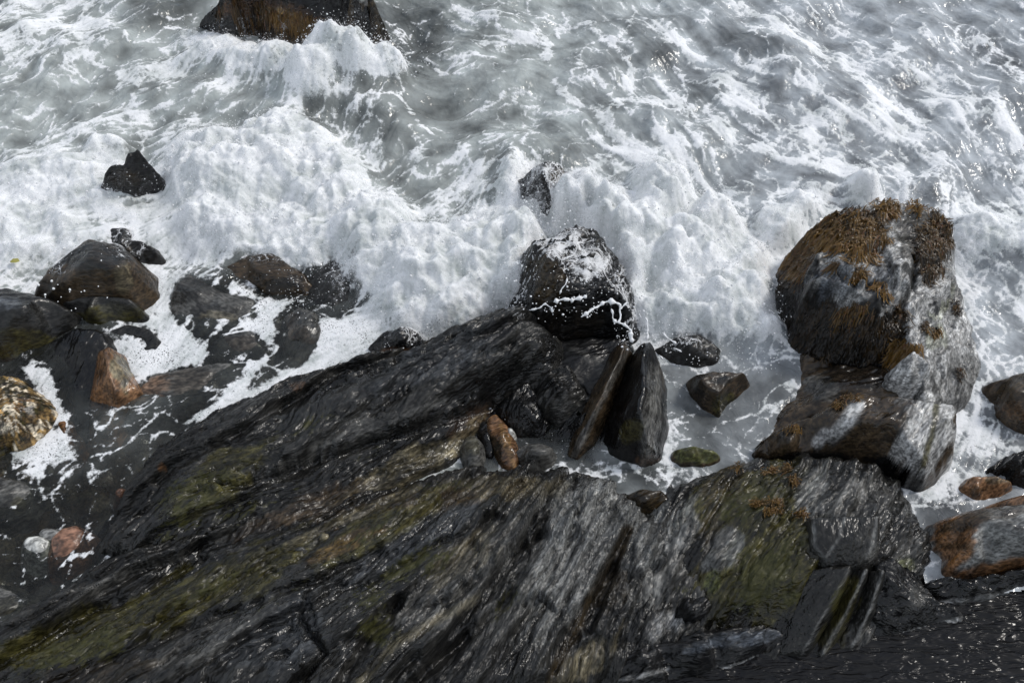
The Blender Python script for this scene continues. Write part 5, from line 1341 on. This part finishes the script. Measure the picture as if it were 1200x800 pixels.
M_SPRAY = foam_white()
t_ = (1 + 5 ** .5) / 2
ICO = np.array([(-1, t_, 0), (1, t_, 0), (-1, -t_, 0), (1, -t_, 0), (0, -1, t_), (0, 1, t_), (0, -1, -t_), (0, 1, -t_), (t_, 0, -1), (t_, 0, 1), (-t_, 0, -1), (-t_, 0, 1)]) / math.hypot(1, t_)
ICF = np.array([(0, 11, 5), (0, 5, 1), (0, 1, 7), (0, 7, 10), (0, 10, 11), (1, 5, 9), (5, 11, 4), (11, 10, 2), (10, 7, 6), (7, 1, 8), (3, 9, 4), (3, 4, 2), (3, 2, 6), (3, 6, 8), (3, 8, 9), (4, 9, 5), (2, 4, 11), (6, 2, 10), (8, 6, 7), (9, 8, 1)])
OCT = np.array([(1, 0, 0), (-1, 0, 0), (0, 1, 0), (0, -1, 0), (0, 0, 1), (0, 0, -1)], float)
OCF = np.array([(0, 2, 4), (2, 1, 4), (1, 3, 4), (3, 0, 4), (2, 0, 5), (1, 2, 5), (3, 1, 5), (0, 3, 5)])
rr = np.random.RandomState(5)


def drops(name, P, r, big=False):
    V0_, F0_ = (ICO, ICF) if big else (OCT, OCF)
    n = len(P)
    st_ = 1 + rr.rand(n, 1, 3) * .6
    co = P[:, None, :] + V0_[None] * r[:, None, None] * st_
    f = (np.arange(n) * len(V0_))[:, None, None] + F0_[None]
    o = make_mesh(name, co.reshape(-1, 3), f.reshape(-1, 3), M_SPRAY)
    tag(o, kind='stuff'); return o


def sea_z(u, v):
    i = np.clip(u - U0, 0, U1 - U0 - 1.01); j = np.clip(v - V0, 0, V1 - V0 - 1.01)
    return bilin(Z, j, i)


# fine spray thrown up all over the thick white water
n = 42000
u = rr.uniform(-150, 1340, n * 6); v = rr.uniform(20, 430, n * 6)
th = bilin(TH, v - V0, u - U0); gr = bilin(norm(blot), v - V0, u - U0)
pick = rr.rand(n * 6) < np.clip(th * 2.4, 0, 1) * np.clip(.3 + .3 * gr, .03, 1)
u, v, th = u[pick][:n], v[pick][:n], th[pick][:n]
x, y, _ = at(u, v, 0); z = sea_z(u, v) + np.abs(rr.exponential(.045, len(u))) - .005
x = x + rr.randn(len(u)) * .03 + (z * rr.randn(len(u)) * .1); y = y + rr.randn(len(u)) * .04
r = rr.uniform(.0025, .0058, len(u)) * (1 + (rr.rand(len(u)) < .06) * 1.5)
drops('fine_spray', np.stack([x, y, z], -1), r)
# scattered larger drops over the dark rock and dark water
P_, r_ = [], []
for (u, v, ru, rv, n, z0, z1, ra, rb) in ((660, 320, 70, 60, 420, .1, 1.0, .003, .010), (640, 225, 40, 45, 220, .1, 1.0, .003, .009), (600, 240, 60, 60, 200, .02, .5, .003, .007), (740, 375, 22, 40, 160, .05, .7, .003, .01),
                                     (775, 395, 30, 20, 60, .1, .4, .003, .009), (600, 360, 30, 40, 220, .05, .5, .003, .008), (450, 390, 60, 30, 130, .0, .35, .003, .007), (420, 45, 40, 22, 90, .1, .9, .004, .012), (470, 60, 40, 30, 90, .02, .6, .003, .009),
                                     (50, 345, 70, 30, 12, .3, .7, .005, .012), (90, 340, 50, 24, 9, .4, .7, .005, .011), (150, 200, 40, 40, 26, .3, .8, .003, .007), (110, 290, 60, 16, 20, .3, .7, .003, .008), (340, 330, 90, 30, 70, .1, .4, .002, .005),
                                     (380, 340, 60, 40, 220, .0, .3, .002, .006), (900, 370, 30, 50, 130, .0, .5, .003, .007), (860, 420, 60, 20, 110, .0, .3, .003, .007), (640, 500, 50, 40, 14, .1, .3, .002, .003), (330, 110, 120, 60, 120, .1, .5, .003, .006)):
    a = rr.rand(n) * 2 * np.pi; q = np.sqrt(rr.rand(n))
    zz = rr.uniform(z0, z1, n)
    X, Y, _ = at(u + ru * q * np.cos(a), v + rv * q * np.sin(a), zz)
    ok = rock_height(X, Y) < zz - .01
    P_.append(np.stack([X, Y, zz], -1)[ok]); r_.append((ra + (rb - ra) * rr.rand(n) ** 3)[ok])
drops('spray_drops', np.concatenate(P_), np.concatenate(r_), True)


# strings of thrown water, beaded like the ones over the black block
def string(pts, r0, seed):
    q = np.random.RandomState(seed)
    P = np.array([np.array(at(*p)) for p in pts])
    # resample
    out = []
    for i in range(len(P) - 1):
        L = np.linalg.norm(P[i + 1] - P[i]); k = max(2, int(L / .012))
        for j in range(k): out.append(P[i] + (P[i + 1] - P[i]) * j / k)
    out.append(P[-1]); out = np.array(out)
    n = len(out); ph = q.rand() * 9
    out[:, 0] += .008 * np.sin(np.arange(n) * .5 + ph); out[:, 2] += .006 * np.sin(np.arange(n) * .33 + ph)
    bead = np.abs(fbm(np.arange(n) * .17 + seed * 3.1, np.zeros(n) + .3, 3, seed)) * 2.6
    rad = r0 * (.28 + .8 * bead ** 1.3)
    rad[:3] *= np.array([.3, .8, 1.1])[:min(3, n)]; rad[-4:] = r0 * np.array([.8, 1.15, .9, .2])
    d = np.gradient(out, axis=0); d /= np.linalg.norm(d, axis=1)[:, None] + 1e-9
    up_ = np.array([0.1, 0.2, 1.0]); a = np.cross(d, up_); a /= np.linalg.norm(a, axis=1)[:, None]; b = np.cross(a, d)
    m = 7; an = np.arange(m) / m * 2 * np.pi
    ring = out[:, None] + rad[:, None, None] * (a[:, None] * np.cos(an)[None, :, None] + b[:, None] * np.sin(an)[None, :, None])
    f = [[i * m + k, i * m + (k + 1) % m, (i + 1) * m + (k + 1) % m, (i + 1) * m + k] for i in range(n - 1) for k in range(m)]
    return ring.reshape(-1, 3), np.array(f)


SV, SF, k0 = [], [], 0
for i, (pts, r0) in enumerate((
    ([(682, 371, .66), (690, 365, .68), (700, 360, .68), (706, 354, .7), (716, 353, .7), (726, 357, .68), (728, 368, .62), (724, 378, .58), (732, 380, .55), (740, 388, .5), (740, 402, .42)], .022),
    ([(724, 378, .58), (718, 372, .6), (716, 362, .64)], .012), ([(728, 362, .64), (734, 354, .66)], .010),
    ([(621, 363, .64), (632, 361, .66), (640, 356, .68), (645, 360, .66), (647, 366, .62)], .013),
    ([(648, 354, .72), (660, 350, .76), (672, 352, .74), (688, 346, .76)], .018), ([(655, 345, .84), (662, 334, .9), (664, 326, .92)], .009),
    ([(775, 390, .36), (784, 396, .34), (792, 403, .3)], .014), ([(788, 408, .28), (800, 412, .25)], .008), ([(771, 416, .3), (778, 421, .28)], .010), ([(756, 372, .45), (760, 385, .4), (757, 398, .35)], .014),
    ([(668, 300, .9), (660, 305, .9), (652, 300, .95)], .006),
)):
    cv_, cf_ = string(pts, r0, i)
    SV.append(cv_); SF.append(cf_ + k0); k0 += len(cv_)
o = make_mesh('spray_strings', np.concatenate(SV), np.concatenate(SF), M_SPRAY); tag(o, kind='stuff')

xs_, ys_, _ = at(18, 308, .12)
q_ = np.array([(-.05, 0, .0), (-.02, .03, .012), (.03, .035, .01), (.055, 0, .0), (.02, -.03, .012), (-.03, -.025, .008), (0, 0, .02)])
o = make_mesh('seaweed_scrap', q_ + np.array([float(xs_), float(ys_), float(sea_z(np.array([18.]), np.array([308.]))[0]) + .02]), np.array([(0, 1, 6), (1, 2, 6), (2, 3, 6), (3, 4, 6), (4, 5, 6), (5, 0, 6)]), M_WEED, attrs=dict(col=np.tile((.32, .30, .08), (7, 1))), origin=(float(xs_), float(ys_), .1))
tag(o, 'small yellow green scrap of weed floating in the foam at left', 'seaweed')

print('triangles', sum(len(o.data.loops) - 2 * len(o.data.polygons) for o in C.objects if o.type == 'MESH'))
print('scene built in %.1f s' % (time.time() - T0))
